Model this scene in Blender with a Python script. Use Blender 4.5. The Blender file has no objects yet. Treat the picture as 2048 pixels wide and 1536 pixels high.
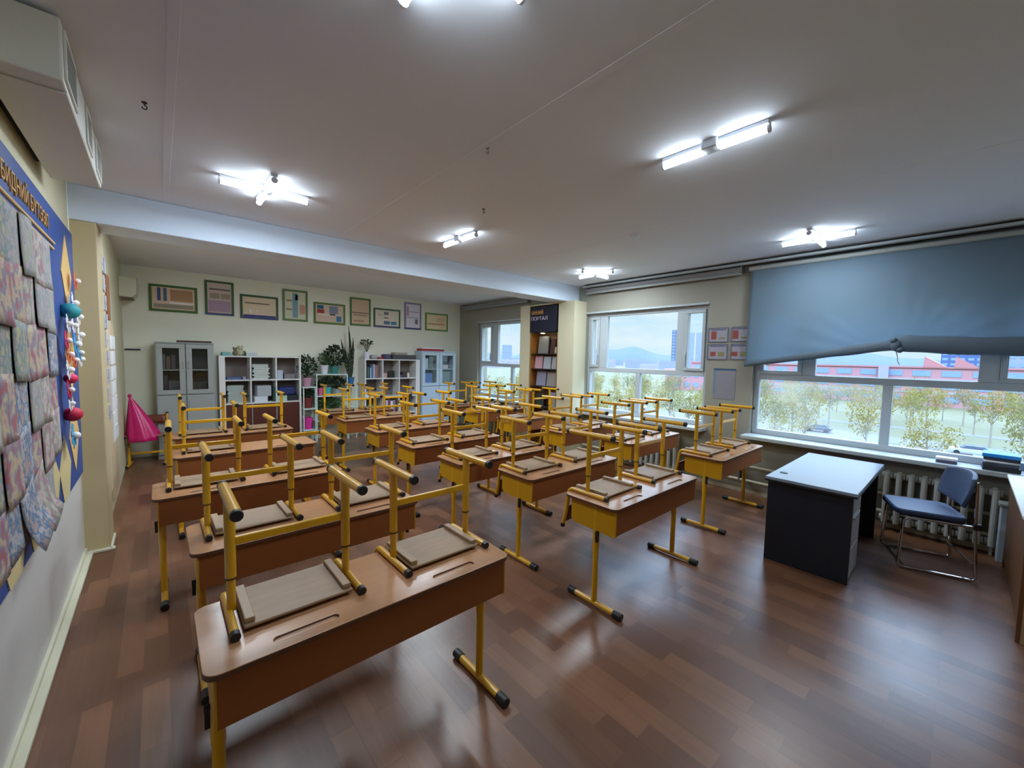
import bpy, bmesh, math, random
from mathutils import Vector, Matrix, Euler

# ------------------------------------------------------------------ camera, sky, sun, exposure
SC = bpy.context.scene
COL = SC.collection
cam_d = bpy.data.cameras.new('camera')
cam_d.sensor_width = 36.0
cam_d.lens = 801.69 / 2048 * 36.0
cam_d.clip_start = 0.05
cam_d.clip_end = 9000
cam = bpy.data.objects.new('camera', cam_d)
COL.objects.link(cam)
def cam_axes(yaw, pitch, roll):
    cy, sy, cp, sp = math.cos(yaw), math.sin(yaw), math.cos(pitch), math.sin(pitch)
    f = Vector((sy*cp, cy*cp, sp)); r = Vector((cy, -sy, 0)); u = r.cross(f)
    c, s = math.cos(roll), math.sin(roll)
    return r*c + u*s, u*c - r*s, f
_r, _u, _f = cam_axes(0.72276, -0.065535, 0.021518)
cam.matrix_world = Matrix(((_r.x, _u.x, -_f.x, 0), (_r.y, _u.y, -_f.y, 0), (_r.z, _u.z, -_f.z, 1.70), (0, 0, 0, 1)))
SC.camera = cam

SC.view_settings.view_transform = 'Standard'
SC.view_settings.look = 'None'
SC.view_settings.exposure = 1.18
SC.view_settings.gamma = 1.0
SC.view_settings.use_curve_mapping = False

SKY_STRENGTH = 0.48
ZENITH = 13.0
world = bpy.data.worlds.new('sky')
SC.world = world
world.use_nodes = True
def build_sky():
    nt = world.node_tree; nt.nodes.clear(); N = nt.nodes.new; L = nt.links.new
    out = N('ShaderNodeOutputWorld'); bg = N('ShaderNodeBackground'); L(bg.outputs[0], out.inputs[0])
    bg.inputs['Strength'].default_value = SKY_STRENGTH
    tc = N('ShaderNodeTexCoord'); sep = N('ShaderNodeSeparateXYZ'); L(tc.outputs['Generated'], sep.inputs[0])
    ramp = N('ShaderNodeValToRGB'); L(sep.outputs['Z'], ramp.inputs[0])
    e = ramp.color_ramp.elements
    e[0].position = 0.0; e[0].color = (0.72, 0.90, 1.0, 1)
    e[1].position = 0.6; e[1].color = (0.30, 0.50, 0.90, 1)
    m = e.new(0.12); m.color = (0.54, 0.80, 1.0, 1)
    mp = N('ShaderNodeMapping'); mp.inputs['Scale'].default_value = (1.6, 1.6, 7.0); L(tc.outputs['Generated'], mp.inputs[0])
    no = N('ShaderNodeTexNoise'); no.inputs['Scale'].default_value = 2.6; no.inputs['Detail'].default_value = 6; no.inputs['Roughness'].default_value = 0.55
    L(mp.outputs[0], no.inputs['Vector'])
    cr = N('ShaderNodeValToRGB'); L(no.outputs['Fac'], cr.inputs[0])
    cr.color_ramp.elements[0].position = 0.44; cr.color_ramp.elements[1].position = 0.66
    mx = N('ShaderNodeMix'); mx.data_type = 'RGBA'; L(cr.outputs[0], mx.inputs[0]); L(ramp.outputs[0], mx.inputs[6]); mx.inputs[7].default_value = (0.82, 0.93, 1.0, 1)
    L(mx.outputs[2], bg.inputs['Color'])
    up = N('ShaderNodeMapRange'); up.interpolation_type = 'SMOOTHSTEP'      # bright overcast dome: the zenith is several times brighter than the horizon
    up.inputs['From Min'].default_value = 0.12; up.inputs['From Max'].default_value = 0.62; up.inputs['To Min'].default_value = SKY_STRENGTH; up.inputs['To Max'].default_value = SKY_STRENGTH*ZENITH
    L(sep.outputs['Z'], up.inputs[0]); L(up.outputs[0], bg.inputs['Strength'])
build_sky()
sun_d = bpy.data.lights.new('sun', 'SUN'); sun_d.energy = 0.8; sun_d.angle = math.radians(6); sun_d.color = (1.0, 0.95, 0.86)
sun = bpy.data.objects.new('sun', sun_d); COL.objects.link(sun)
sun.rotation_euler = Vector((0.70, 0.25, -0.62)).to_track_quat('-Z', 'Y').to_euler()
LAMP_STRENGTH = 12.0
LAMP_WATTS = 15.5
LAMP_COLOR = (0.78, 0.90, 1.0, 1)
try:
    SC.cycles.max_bounces = 10
    SC.cycles.diffuse_bounces = 6
    SC.cycles.transparent_max_bounces = 16
    SC.cycles.sample_clamp_indirect = 6.0
    SC.cycles.caustics_reflective = False
    SC.cycles.caustics_refractive = False
except Exception:
    pass

rnd = random.Random(11)
PI = math.pi
XL, XR, YB, YF, ZC = -0.505, 5.75, 8.56, -1.6, 2.99      # room planes: picture wall, window wall, back wall, wall behind, ceiling
DT = 0.735                                               # school desk height
ORD = ['first', 'second', 'third', 'fourth', 'fifth', 'sixth', 'seventh', 'eighth', 'ninth', 'tenth', 'eleventh', 'twelfth']

# ------------------------------------------------------------------ materials
def s2l(c):
    return tuple(((v/255)/12.92 if v/255 <= 0.04045 else ((v/255 + 0.055)/1.055)**2.4) for v in c)
MATS = {}
def mat(name, rgb, rough=0.5, metal=0.0, spec=0.5, var=0.08, scale=6.0, bump=0.0, bscale=40.0, coat=0.0, trans=0.0, stretch=None):
    if name in MATS: return MATS[name]
    m = bpy.data.materials.new(name); m.use_nodes = True
    nt = m.node_tree; b = nt.nodes['Principled BSDF']; N = nt.nodes.new; L = nt.links.new
    c = s2l(rgb)
    b.inputs['Roughness'].default_value = rough; b.inputs['Metallic'].default_value = metal
    b.inputs['Specular IOR Level'].default_value = spec; b.inputs['Coat Weight'].default_value = coat
    tc = N('ShaderNodeTexCoord'); vec = tc.outputs['Object']
    if stretch:
        mp = N('ShaderNodeMapping'); mp.inputs['Scale'].default_value = stretch; L(vec, mp.inputs[0]); vec = mp.outputs[0]
    no = N('ShaderNodeTexNoise'); no.inputs['Scale'].default_value = scale; no.inputs['Detail'].default_value = 4; L(vec, no.inputs['Vector'])
    mx = N('ShaderNodeMix'); mx.data_type = 'RGBA'; L(no.outputs['Fac'], mx.inputs[0])
    mx.inputs[6].default_value = tuple(max(0, v*(1 - var)) for v in c) + (1,)
    mx.inputs[7].default_value = tuple(min(1, v*(1 + var)) for v in c) + (1,)
    L(mx.outputs[2], b.inputs['Base Color'])
    if bump > 0:
        n2 = N('ShaderNodeTexNoise'); n2.inputs['Scale'].default_value = bscale; n2.inputs['Detail'].default_value = 3; L(vec, n2.inputs['Vector'])
        bp = N('ShaderNodeBump'); bp.inputs['Strength'].default_value = bump; bp.inputs['Distance'].default_value = 0.01
        L(n2.outputs['Fac'], bp.inputs['Height']); L(bp.outputs[0], b.inputs['Normal'])
    if trans > 0:
        out = nt.nodes['Material Output']; t = N('ShaderNodeBsdfTranslucent'); L(mx.outputs[2], t.inputs['Color'])
        ms = N('ShaderNodeMixShader'); ms.inputs[0].default_value = trans
        L(b.outputs[0], ms.inputs[1]); L(t.outputs[0], ms.inputs[2]); L(ms.outputs[0], out.inputs[0])
    MATS[name] = m
    return m
def emit(name, col, strength):
    m = bpy.data.materials.new(name); m.use_nodes = True; nt = m.node_tree; nt.nodes.clear()
    o = nt.nodes.new('ShaderNodeOutputMaterial'); e = nt.nodes.new('ShaderNodeEmission')
    e.inputs['Color'].default_value = col; e.inputs['Strength'].default_value = strength
    nt.links.new(e.outputs[0], o.inputs[0]); return m
def floor_material():
    m = bpy.data.materials.new('vinyl_planks'); m.use_nodes = True; nt = m.node_tree; b = nt.nodes['Principled BSDF']; N = nt.nodes.new; L = nt.links.new
    tc = N('ShaderNodeTexCoord'); mp = N('ShaderNodeMapping'); mp.inputs['Rotation'].default_value = (0, 0, PI/2); L(tc.outputs['Object'], mp.inputs[0])
    br = N('ShaderNodeTexBrick'); L(mp.outputs[0], br.inputs['Vector'])
    br.inputs['Color1'].default_value = s2l((98, 63, 44)) + (1,); br.inputs['Color2'].default_value = s2l((132, 91, 65)) + (1,)
    br.inputs['Mortar'].default_value = s2l((100, 68, 49)) + (1,)
    br.inputs['Scale'].default_value = 1.0; br.inputs['Mortar Size'].default_value = 0.0012; br.inputs['Bias'].default_value = -0.1
    br.inputs['Brick Width'].default_value = 0.44; br.inputs['Row Height'].default_value = 0.105; br.offset = 0.37
    mp2 = N('ShaderNodeMapping'); mp2.inputs['Scale'].default_value = (16, 1.2, 1); L(tc.outputs['Object'], mp2.inputs[0])
    no = N('ShaderNodeTexNoise'); no.inputs['Scale'].default_value = 3.0; no.inputs['Detail'].default_value = 6; L(mp2.outputs[0], no.inputs['Vector'])
    mx = N('ShaderNodeMix'); mx.data_type = 'RGBA'; mx.blend_type = 'MULTIPLY'; mx.inputs[0].default_value = 0.55
    gr = N('ShaderNodeValToRGB'); gr.color_ramp.elements[0].color = (0.6, 0.6, 0.6, 1); gr.color_ramp.elements[1].color = (1.25, 1.2, 1.15, 1); L(no.outputs['Fac'], gr.inputs[0])
    L(br.outputs['Color'], mx.inputs[6]); L(gr.outputs[0], mx.inputs[7]); L(mx.outputs[2], b.inputs['Base Color'])
    n3 = N('ShaderNodeTexNoise'); n3.inputs['Scale'].default_value = 2.2; n3.inputs['Detail'].default_value = 5; L(tc.outputs['Object'], n3.inputs['Vector'])
    rr = N('ShaderNodeMapRange'); rr.inputs['To Min'].default_value = 0.24; rr.inputs['To Max'].default_value = 0.42; L(n3.outputs['Fac'], rr.inputs[0]); L(rr.outputs[0], b.inputs['Roughness'])
    bp = N('ShaderNodeBump'); bp.inputs['Strength'].default_value = 0.12; bp.inputs['Distance'].default_value = 0.004; L(no.outputs['Fac'], bp.inputs['Height']); L(bp.outputs[0], b.inputs['Normal'])
    b.inputs['Specular IOR Level'].default_value = 0.7
    return m
def glass_material(name='window_glass', tint=(0.97, 0.99, 0.99, 1), smear=0.0):
    m = bpy.data.materials.new(name); m.use_nodes = True; nt = m.node_tree; nt.nodes.clear(); N = nt.nodes.new; L = nt.links.new
    o = N('ShaderNodeOutputMaterial'); t = N('ShaderNodeBsdfTransparent'); t.inputs[0].default_value = tint
    g = N('ShaderNodeBsdfGlossy'); g.inputs['Roughness'].default_value = 0.02; lw = N('ShaderNodeLayerWeight'); pw = N('ShaderNodeMath'); pw.operation = 'POWER'; pw.inputs[1].default_value = 4.0; L(lw.outputs['Facing'], pw.inputs[0]); fr = N('ShaderNodeMath'); fr.operation = 'MULTIPLY_ADD'; fr.inputs[1].default_value = 0.7; fr.inputs[2].default_value = 0.04; L(pw.outputs[0], fr.inputs[0])
    ms = N('ShaderNodeMixShader'); L(fr.outputs[0], ms.inputs[0]); L(t.outputs[0], ms.inputs[1]); L(g.outputs[0], ms.inputs[2])
    if smear > 0:      # dusty streaks on the pane
        d = N('ShaderNodeBsdfTranslucent'); d.inputs[0].default_value = (0.9, 0.95, 1.0, 1)
        tc = N('ShaderNodeTexCoord'); no = N('ShaderNodeTexNoise'); no.inputs['Scale'].default_value = 1.7; no.inputs['Detail'].default_value = 5; L(tc.outputs['Object'], no.inputs['Vector'])
        mr = N('ShaderNodeMapRange'); mr.inputs['From Min'].default_value = 0.35; mr.inputs['From Max'].default_value = 0.75; mr.inputs['To Max'].default_value = smear; L(no.outputs['Fac'], mr.inputs[0])
        m2 = N('ShaderNodeMixShader'); L(mr.outputs[0], m2.inputs[0]); L(ms.outputs[0], m2.inputs[1]); L(d.outputs[0], m2.inputs[2]); L(m2.outputs[0], o.inputs[0])
    else:
        L(ms.outputs[0], o.inputs[0])
    return m
def drawing_material(name, cols, scale=9.0, seed=0.0):
    m = bpy.data.materials.new(name); m.use_nodes = True; nt = m.node_tree; b = nt.nodes['Principled BSDF']; N = nt.nodes.new; L = nt.links.new
    tc = N('ShaderNodeTexCoord'); oi = N('ShaderNodeObjectInfo'); cx = N('ShaderNodeVectorMath'); cx.operation = 'ADD'
    mul = N('ShaderNodeVectorMath'); mul.operation = 'SCALE'; mul.inputs[3].default_value = 37.0
    cb = N('ShaderNodeCombineXYZ'); L(oi.outputs['Random'], cb.inputs[0]); L(oi.outputs['Random'], cb.inputs[1]); cb.inputs[2].default_value = seed
    L(cb.outputs[0], mul.inputs[0]); L(tc.outputs['Object'], cx.inputs[0]); L(mul.outputs[0], cx.inputs[1])
    no = N('ShaderNodeTexNoise'); no.inputs['Scale'].default_value = scale; no.inputs['Detail'].default_value = 2.5; no.inputs['Distortion'].default_value = 0.3; L(cx.outputs[0], no.inputs['Vector'])
    r = N('ShaderNodeValToRGB'); r.color_ramp.interpolation = 'EASE'; L(no.outputs['Fac'], r.inputs[0])
    e = r.color_ramp.elements; n = len(cols)
    e[0].position = 0.0; e[0].color = s2l(cols[0]) + (1,); e[1].position = 0.34; e[1].color = s2l(cols[1]) + (1,)
    for k in range(2, n):
        x = e.new(0.34 + 0.36*(k - 1)/(n - 1)); x.color = s2l(cols[k]) + (1,)
    L(r.outputs[0], b.inputs['Base Color']); b.inputs['Roughness'].default_value = 0.75
    return m

M_ceil = mat('ceiling_paint', (230, 234, 242), 0.8, var=0.03, scale=1.5, bump=0.05, bscale=30)
M_beam = mat('white_paint', (220, 234, 252), 0.6, var=0.02)
M_cream = mat('cream_paint', (212, 204, 172), 0.55, var=0.03, scale=2.0)
M_tan = mat('tan_paint', (196, 178, 138), 0.55, var=0.03, scale=2.0)
M_rear = mat('rear_wall_paint', (232, 230, 212), 0.6, var=0.025, scale=2.0)
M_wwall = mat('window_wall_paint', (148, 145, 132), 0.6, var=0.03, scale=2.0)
M_panel = mat('white_wall_panel', (208, 206, 203), 0.38, var=0.03, scale=2.0)
M_base = mat('skirting_white', (206, 202, 178), 0.5, var=0.06, scale=10)
M_floor = floor_material()
M_pvc = mat('white_pvc', (178, 186, 190), 0.32, var=0.02)
M_dark = mat('painted_gap_shade', (24, 23, 22), 0.7)  # near black standing in for shade in narrow gaps
M_glass = glass_material()
M_glass_dusty = glass_material('dusty_window_glass', (0.96, 0.98, 0.98, 1), 0.10)
M_yellow = mat('yellow_enamel', (208, 154, 16), 0.3, spec=0.6, var=0.05, coat=0.2)
M_yellow_dk = mat('yellow_panel_enamel', (190, 138, 14), 0.35, spec=0.5, var=0.05)
M_black = mat('black_plastic', (18, 19, 21), 0.45)
M_wood = mat('desk_laminate', (172, 124, 86), 0.24, spec=0.55, var=0.10, scale=3.0, stretch=(1.0, 9.0, 1.0), bump=0.02, bscale=60)
M_apron = mat('apron_laminate', (138, 78, 38), 0.4, var=0.10, scale=3.0, stretch=(1.0, 1.0, 9.0))
M_edge = mat('laminate_edge', (92, 56, 34), 0.5)
M_seat = mat('dusty_plywood', (146, 118, 90), 0.55, var=0.22, scale=7.0, stretch=(1.2, 5.0, 1.0), bump=0.04)
M_seat2 = mat('plywood_cleat', (156, 128, 98), 0.5, var=0.15, scale=9)
M_back = mat('chair_back_wood', (110, 52, 30), 0.4, var=0.12, stretch=(1, 1, 6))
M_ring = mat('dark_joint', (58, 40, 16), 0.5)
M_grey = mat('grey_cabinet', (158, 163, 160), 0.45, var=0.03)
M_blueg = mat('pale_blue_cabinet', (186, 202, 216), 0.4, var=0.03)
M_white = mat('white_melamine', (222, 222, 220), 0.4, var=0.02)
M_inside = mat('cubby_back', (118, 106, 98), 0.6, var=0.05)
M_brown = mat('dark_brown_board', (84, 36, 22), 0.5, var=0.12, stretch=(6, 1, 1))
M_chrome = mat('chrome', (200, 200, 205), 0.12, metal=1.0, var=0.01)
M_steel = mat('dull_steel', (150, 152, 155), 0.35, metal=0.8, var=0.03)
M_navyfab = mat('navy_upholstery', (46, 60, 90), 0.55, var=0.08, scale=30, bump=0.04, bscale=300)
M_navy = mat('navy_board', (38, 72, 142), 0.5, var=0.05)
M_navydk = mat('dark_navy_box', (10, 13, 40), 0.5, var=0.05)
M_gold = mat('gold_letters', (216, 164, 92), 0.4, var=0.05)
M_cordgold = mat('gold_cord', (232, 196, 140), 0.5, var=0.05)
M_ochre = mat('ochre_card', (222, 182, 112), 0.6, var=0.04)
M_beige = mat('beige_card', (208, 190, 138), 0.6, var=0.05)
M_blackboard = mat('charcoal_laminate', (26, 29, 38), 0.35, spec=0.4, var=0.08)
M_deskgrey = mat('pale_grey_laminate', (124, 134, 150), 0.26, spec=0.4, var=0.02)
M_drawer = mat('grey_drawer_front', (170, 172, 178), 0.4, var=0.03)
M_blind = mat('blue_blind_fabric', (146, 168, 184), 0.85, var=0.04, scale=4, bump=0.03, bscale=200, spec=0.2, trans=0.58)
M_hem = mat('shaded_hem_fabric', (78, 92, 104), 0.7, var=0.08, scale=8)  # darker copy of the blind colour, painting the shade of its underside
M_greyblind = mat('grey_blind_fabric', (150, 150, 152), 0.8, var=0.03, trans=0.15)
M_paper = mat('white_paper', (226, 226, 230), 0.8, var=0.03)
M_leaf = mat('dark_leaf', (30, 52, 30), 0.4, var=0.35, scale=20)
M_leaf2 = mat('green_leaf', (64, 96, 58), 0.45, var=0.3, scale=20)
M_snake = mat('snake_plant_leaf', (44, 58, 40), 0.4, var=0.4, scale=12, stretch=(1, 1, 6))
M_soil = mat('soil', (50, 38, 30), 0.9, var=0.2, scale=40)
M_mint = mat('mint_white_metal', (204, 226, 220), 0.35, var=0.02)
M_pink = mat('pink_plastic_bag', (200, 8, 104), 0.28, spec=0.6, var=0.10, scale=5, bump=0.25, bscale=14)
M_rad = mat('radiator_paint', (186, 188, 182), 0.4, var=0.03)
M_lampwhite = mat('lamp_housing', (214, 220, 228), 0.4, var=0.02)
M_lamp = emit('lamp_diffuser_light', LAMP_COLOR, LAMP_STRENGTH)
M_spot = emit('spot_light', (1.0, 0.93, 0.72, 1), 9.0)
def flat(rgb, rough=0.6):
    return mat('paint_%d_%d_%d' % tuple(rgb), rgb, rough, var=0.06, scale=12)

# ------------------------------------------------------------------ mesh helpers
class MB:
    def __init__(s): s.v = []; s.f = []; s.mi = []; s.cur = 0
    def _add(s, vs, fs):
        o = len(s.v); s.v += [tuple(v) for v in vs]
        for f in fs: s.f.append([o + i for i in f]); s.mi.append(s.cur)
    def m(s, i): s.cur = i; return s
    def box(s, x0, x1, y0, y1, z0, z1, M=None):
        vs = [Vector(p) for p in ((x0,y0,z0),(x1,y0,z0),(x1,y1,z0),(x0,y1,z0),(x0,y0,z1),(x1,y0,z1),(x1,y1,z1),(x0,y1,z1))]
        if M is not None: vs = [M @ v for v in vs]
        s._add(vs, [(3,2,1,0),(4,5,6,7),(0,1,5,4),(1,2,6,5),(2,3,7,6),(3,0,4,7)]); return s
    def tube(s, pts, r, n=12, caps=True, sx=1.0):
        pts = [Vector(p) for p in pts]; k = len(pts); rs = r if isinstance(r, (list, tuple)) else [r]*k
        t0 = (pts[1] - pts[0]).normalized(); a = Vector((0,0,1)) if abs(t0.z) < 0.9 else Vector((0,1,0))
        nrm = (a - t0*a.dot(t0)).normalized(); vs = []
        for i in range(k):
            if i == 0: t = t0
            elif i == k - 1: t = (pts[i] - pts[i-1]).normalized()
            else: t = ((pts[i] - pts[i-1]).normalized() + (pts[i+1] - pts[i]).normalized()).normalized()
            nrm = (nrm - t*nrm.dot(t)).normalized(); b = t.cross(nrm)
            for j in range(n):
                q = 2*PI*j/n; vs.append(pts[i] + (nrm*math.cos(q)*sx + b*math.sin(q))*rs[i])
        fs = [(i*n + j, i*n + (j+1) % n, (i+1)*n + (j+1) % n, (i+1)*n + j) for i in range(k-1) for j in range(n)]
        if caps: fs += [tuple(range(n-1, -1, -1)), tuple(range((k-1)*n, k*n))]
        s._add(vs, fs); return s
    def cyl(s, p0, p1, r, n=16, r1=None): return s.tube([p0, p1], [r, r if r1 is None else r1], n)
    def lathe(s, prof, c=(0,0,0), n=20):
        k = len(prof); vs = [(c[0] + r*math.cos(2*PI*j/n), c[1] + r*math.sin(2*PI*j/n), c[2] + z) for r, z in prof for j in range(n)]
        fs = [(i*n + j, i*n + (j+1) % n, (i+1)*n + (j+1) % n, (i+1)*n + j) for i in range(k-1) for j in range(n)]
        fs += [tuple(range(n-1, -1, -1)), tuple(range((k-1)*n, k*n))]
        s._add(vs, fs); return s
    def prism(s, poly, a0, a1, axis='z'):
        n = len(poly)
        P = {'z': lambda p, a: (p[0], p[1], a), 'x': lambda p, a: (a, p[0], p[1]), 'y': lambda p, a: (p[0], a, p[1])}[axis]
        vs = [P(p, a0) for p in poly] + [P(p, a1) for p in poly]
        fs = [tuple(range(n-1, -1, -1)), tuple(range(n, 2*n))] + [(i, (i+1) % n, n + (i+1) % n, n + i) for i in range(n)]
        s._add(vs, fs); return s
    def grid(s, fn, nu, nv):
        vs = [fn(i/nu, j/nv) for j in range(nv+1) for i in range(nu+1)]
        s._add(vs, [(j*(nu+1) + i, j*(nu+1) + i + 1, (j+1)*(nu+1) + i + 1, (j+1)*(nu+1) + i) for j in range(nv) for i in range(nu)]); return s
    def sphere(s, c, r, n=12, k=8, sq=(1,1,1)):
        vs = []; 
        for i in range(k+1):
            th = PI*i/k; rr = max(math.sin(th), 0.02)
            for j in range(n): vs.append((c[0] + r*sq[0]*rr*math.cos(2*PI*j/n), c[1] + r*sq[1]*rr*math.sin(2*PI*j/n), c[2] + r*sq[2]*math.cos(th)))
        fs = [(i*n + j, (i+1)*n + j, (i+1)*n + (j+1) % n, i*n + (j+1) % n) for i in range(k) for j in range(n)] + [tuple(range(n)), tuple(range((k+1)*n - 1, k*n - 1, -1))]
        s._add(vs, fs); return s
    def quad(s, a, b, c, d): s._add([a, b, c, d], [(0,1,2,3)]); return s
    def build(s, name, mats, parent=None, bevel=0.0, smooth=35, solid=0.0, fix=False):
        me = bpy.data.meshes.new(name); me.from_pydata(s.v, [], s.f)
        if not isinstance(mats, (list, tuple)): mats = [mats]
        for q in mats: me.materials.append(q)
        if len(mats) > 1: me.polygons.foreach_set('material_index', s.mi)
        if fix:
            bm = bmesh.new(); bm.from_mesh(me); bmesh.ops.recalc_face_normals(bm, faces=bm.faces[:]); bm.to_mesh(me); bm.free()
        if smooth:
            me.polygons.foreach_set('use_smooth', [True]*len(me.polygons)); me.set_sharp_from_angle(angle=math.radians(smooth))
        o = bpy.data.objects.new(name, me); COL.objects.link(o)
        if parent is not None: o.parent = parent
        if solid: md = o.modifiers.new('thickness', 'SOLIDIFY'); md.thickness = solid; md.offset = 0
        if bevel: md = o.modifiers.new('bevel', 'BEVEL'); md.width = bevel; md.segments = 2; md.limit_method = 'ANGLE'; md.angle_limit = math.radians(40)
        return o
def tag(o, label=None, cat=None, group=None, kind=None):
    if label: o['label'] = label
    if cat: o['category'] = cat
    if group: o['group'] = group
    if kind: o['kind'] = kind
    return o
def thing(name, label, cat, loc=(0,0,0), rz=0.0, group=None):
    o = bpy.data.objects.new(name, None); o.empty_display_size = 0.1; COL.objects.link(o)
    o.location = loc; o.rotation_euler = (0, 0, rz)
    return tag(o, label, cat, group)
def struct(o): o['kind'] = 'structure'; return o
def copy_tree(o, parent=None):
    c = o.copy(); COL.objects.link(c); c.parent = parent
    for ch in KIDS.get(o.name, []): copy_tree(ch, c)
    return c
KIDS = {}
def index_kids():
    KIDS.clear()
    for o in COL.objects:
        if o.parent is not None: KIDS.setdefault(o.parent.name, []).append(o)
def boxobj(name, d, m, parent=None, bevel=0.0):
    return MB().box(*d).build(name, m, parent, bevel)
def arc(c, r, a0, a1, n, plane='yz'):
    out = []
    for i in range(n+1):
        a = a0 + (a1 - a0)*i/n; u, w = r*math.cos(a), r*math.sin(a)
        out.append({'yz': (c[0], c[1] + u, c[2] + w), 'xy': (c[0] + u, c[1] + w, c[2]), 'xz': (c[0] + u, c[1], c[2] + w)}[plane])
    return out
def rrect(x0, x1, y0, y1, r, n=5):
    p = []
    for cx, cy, a in ((x1-r, y1-r, 0), (x0+r, y1-r, PI/2), (x0+r, y0+r, PI), (x1-r, y0+r, 1.5*PI)):
        p += [(cx + r*math.cos(a + PI/2*i/n), cy + r*math.sin(a + PI/2*i/n)) for i in range(n+1)]
    return p
def text_mesh(name, body, size, extrude, m, parent, width=None):
    cu = bpy.data.curves.new(name, 'FONT'); cu.body = body; cu.size = size; cu.extrude = extrude; cu.bevel_depth = 0.0
    t = bpy.data.objects.new(name + '_curve', cu); COL.objects.link(t)
    dg = bpy.context.evaluated_depsgraph_get(); me = bpy.data.meshes.new_from_object(t.evaluated_get(dg))
    bpy.data.objects.remove(t); bpy.data.curves.remove(cu)
    me.name = name; me.materials.clear(); me.materials.append(m)
    xs = [v.co.x for v in me.vertices]
    if width and xs:
        k = width/(max(xs) - min(xs)); x0 = min(xs)
        for v in me.vertices: v.co.x = (v.co.x - x0)*k
    o = bpy.data.objects.new(name, me); COL.objects.link(o); o.parent = parent
    return o

# ------------------------------------------------------------------ room shell
T = 0.30
struct(boxobj('floor', (XL-T, XR+T, YF-T, YB+T, -0.25, 0.0), M_floor))
struct(boxobj('ceiling', (XL-T, XR+T, YF-T, YB+T, ZC, ZC+0.3), M_ceil))
w = MB(); w.m(0).box(XL-T, XL, YF, 4.73, 0.71, ZC); w.m(1).box(XL-T, XL+0.004, YF, 4.73, 0, 0.71); w.m(0).box(XL-T, -0.40, 5.0, YB, 0, ZC)
struct(w.build('wall_left', [M_cream, M_panel], bevel=0))
struct(boxobj('wall_back', (XL-T, XR+T, YB, YB+T, 0, ZC), M_rear))
struct(boxobj('wall_front', (XL-T, XR+T, YF-T, YF, 0, ZC), M_cream))
WIN = [(-0.75, 1.83), (2.42, 4.55), (5.93, 7.80)]; WZ0, WZ1 = 0.78, 2.50
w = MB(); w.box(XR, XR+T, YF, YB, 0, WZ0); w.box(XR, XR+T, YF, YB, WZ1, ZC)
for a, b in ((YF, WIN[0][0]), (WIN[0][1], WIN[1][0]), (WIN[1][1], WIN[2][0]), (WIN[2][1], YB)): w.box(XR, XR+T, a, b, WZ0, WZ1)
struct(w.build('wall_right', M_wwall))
struct(boxobj('ceiling_beam', (XL, XR, 4.73, 5.12, 2.715, ZC), M_beam, bevel=0.006))
struct(boxobj('column_left', (XL, -0.35, 4.732, 5.05, 0, 2.715), M_tan, bevel=0.008))
w = MB(); w.box(5.42, XR, 4.55, 4.92, 0, 2.715); w.box(5.42, XR, 5.66, 5.93, 0, 2.715); w.box(5.70, XR, 4.92, 5.66, 0, 2.715); w.box(5.42, XR, 4.92, 5.66, 2.69, 2.715)
struct(w.build('column_right', mat('column_paint', (204, 196, 166), 0.55, var=0.03, scale=2.0)))
w = MB(); w.box(XL, XL+0.055, YF, 4.73, 0, 0.022); w.box(XL, XL+0.02, YF, 4.73, 0.02, 0.05)
struct(w.build('baseboard_left', M_base, bevel=0.004))
w = MB(); w.box(XL+0.02, -0.32, 4.69, 4.732, 0, 0.02); w.box(-0.35, -0.335, 4.70, 5.05, 0, 0.03)
struct(w.build('baseboard_column', M_base, bevel=0.003))
struct(boxobj('baseboard_right', (XR-0.02, XR, YF, 4.55, 0, 0.05), M_base, bevel=0.003))
struct(boxobj('baseboard_back', (-0.4, XR, YB-0.02, YB, 0, 0.06), M_base, bevel=0.003))
struct(boxobj('trim_1', (1.52, 1.56, YF, 4.73, ZC-0.002, ZC), M_ceil, bevel=0.003))       # ceiling joint strips
struct(boxobj('trim_2', (3.68, 3.72, YF, 4.73, ZC-0.002, ZC), M_ceil, bevel=0.003))
struct(boxobj('trim_3', (0.06, 0.10, YF, 4.73, ZC-0.002, ZC), M_ceil, bevel=0.003))

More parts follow.
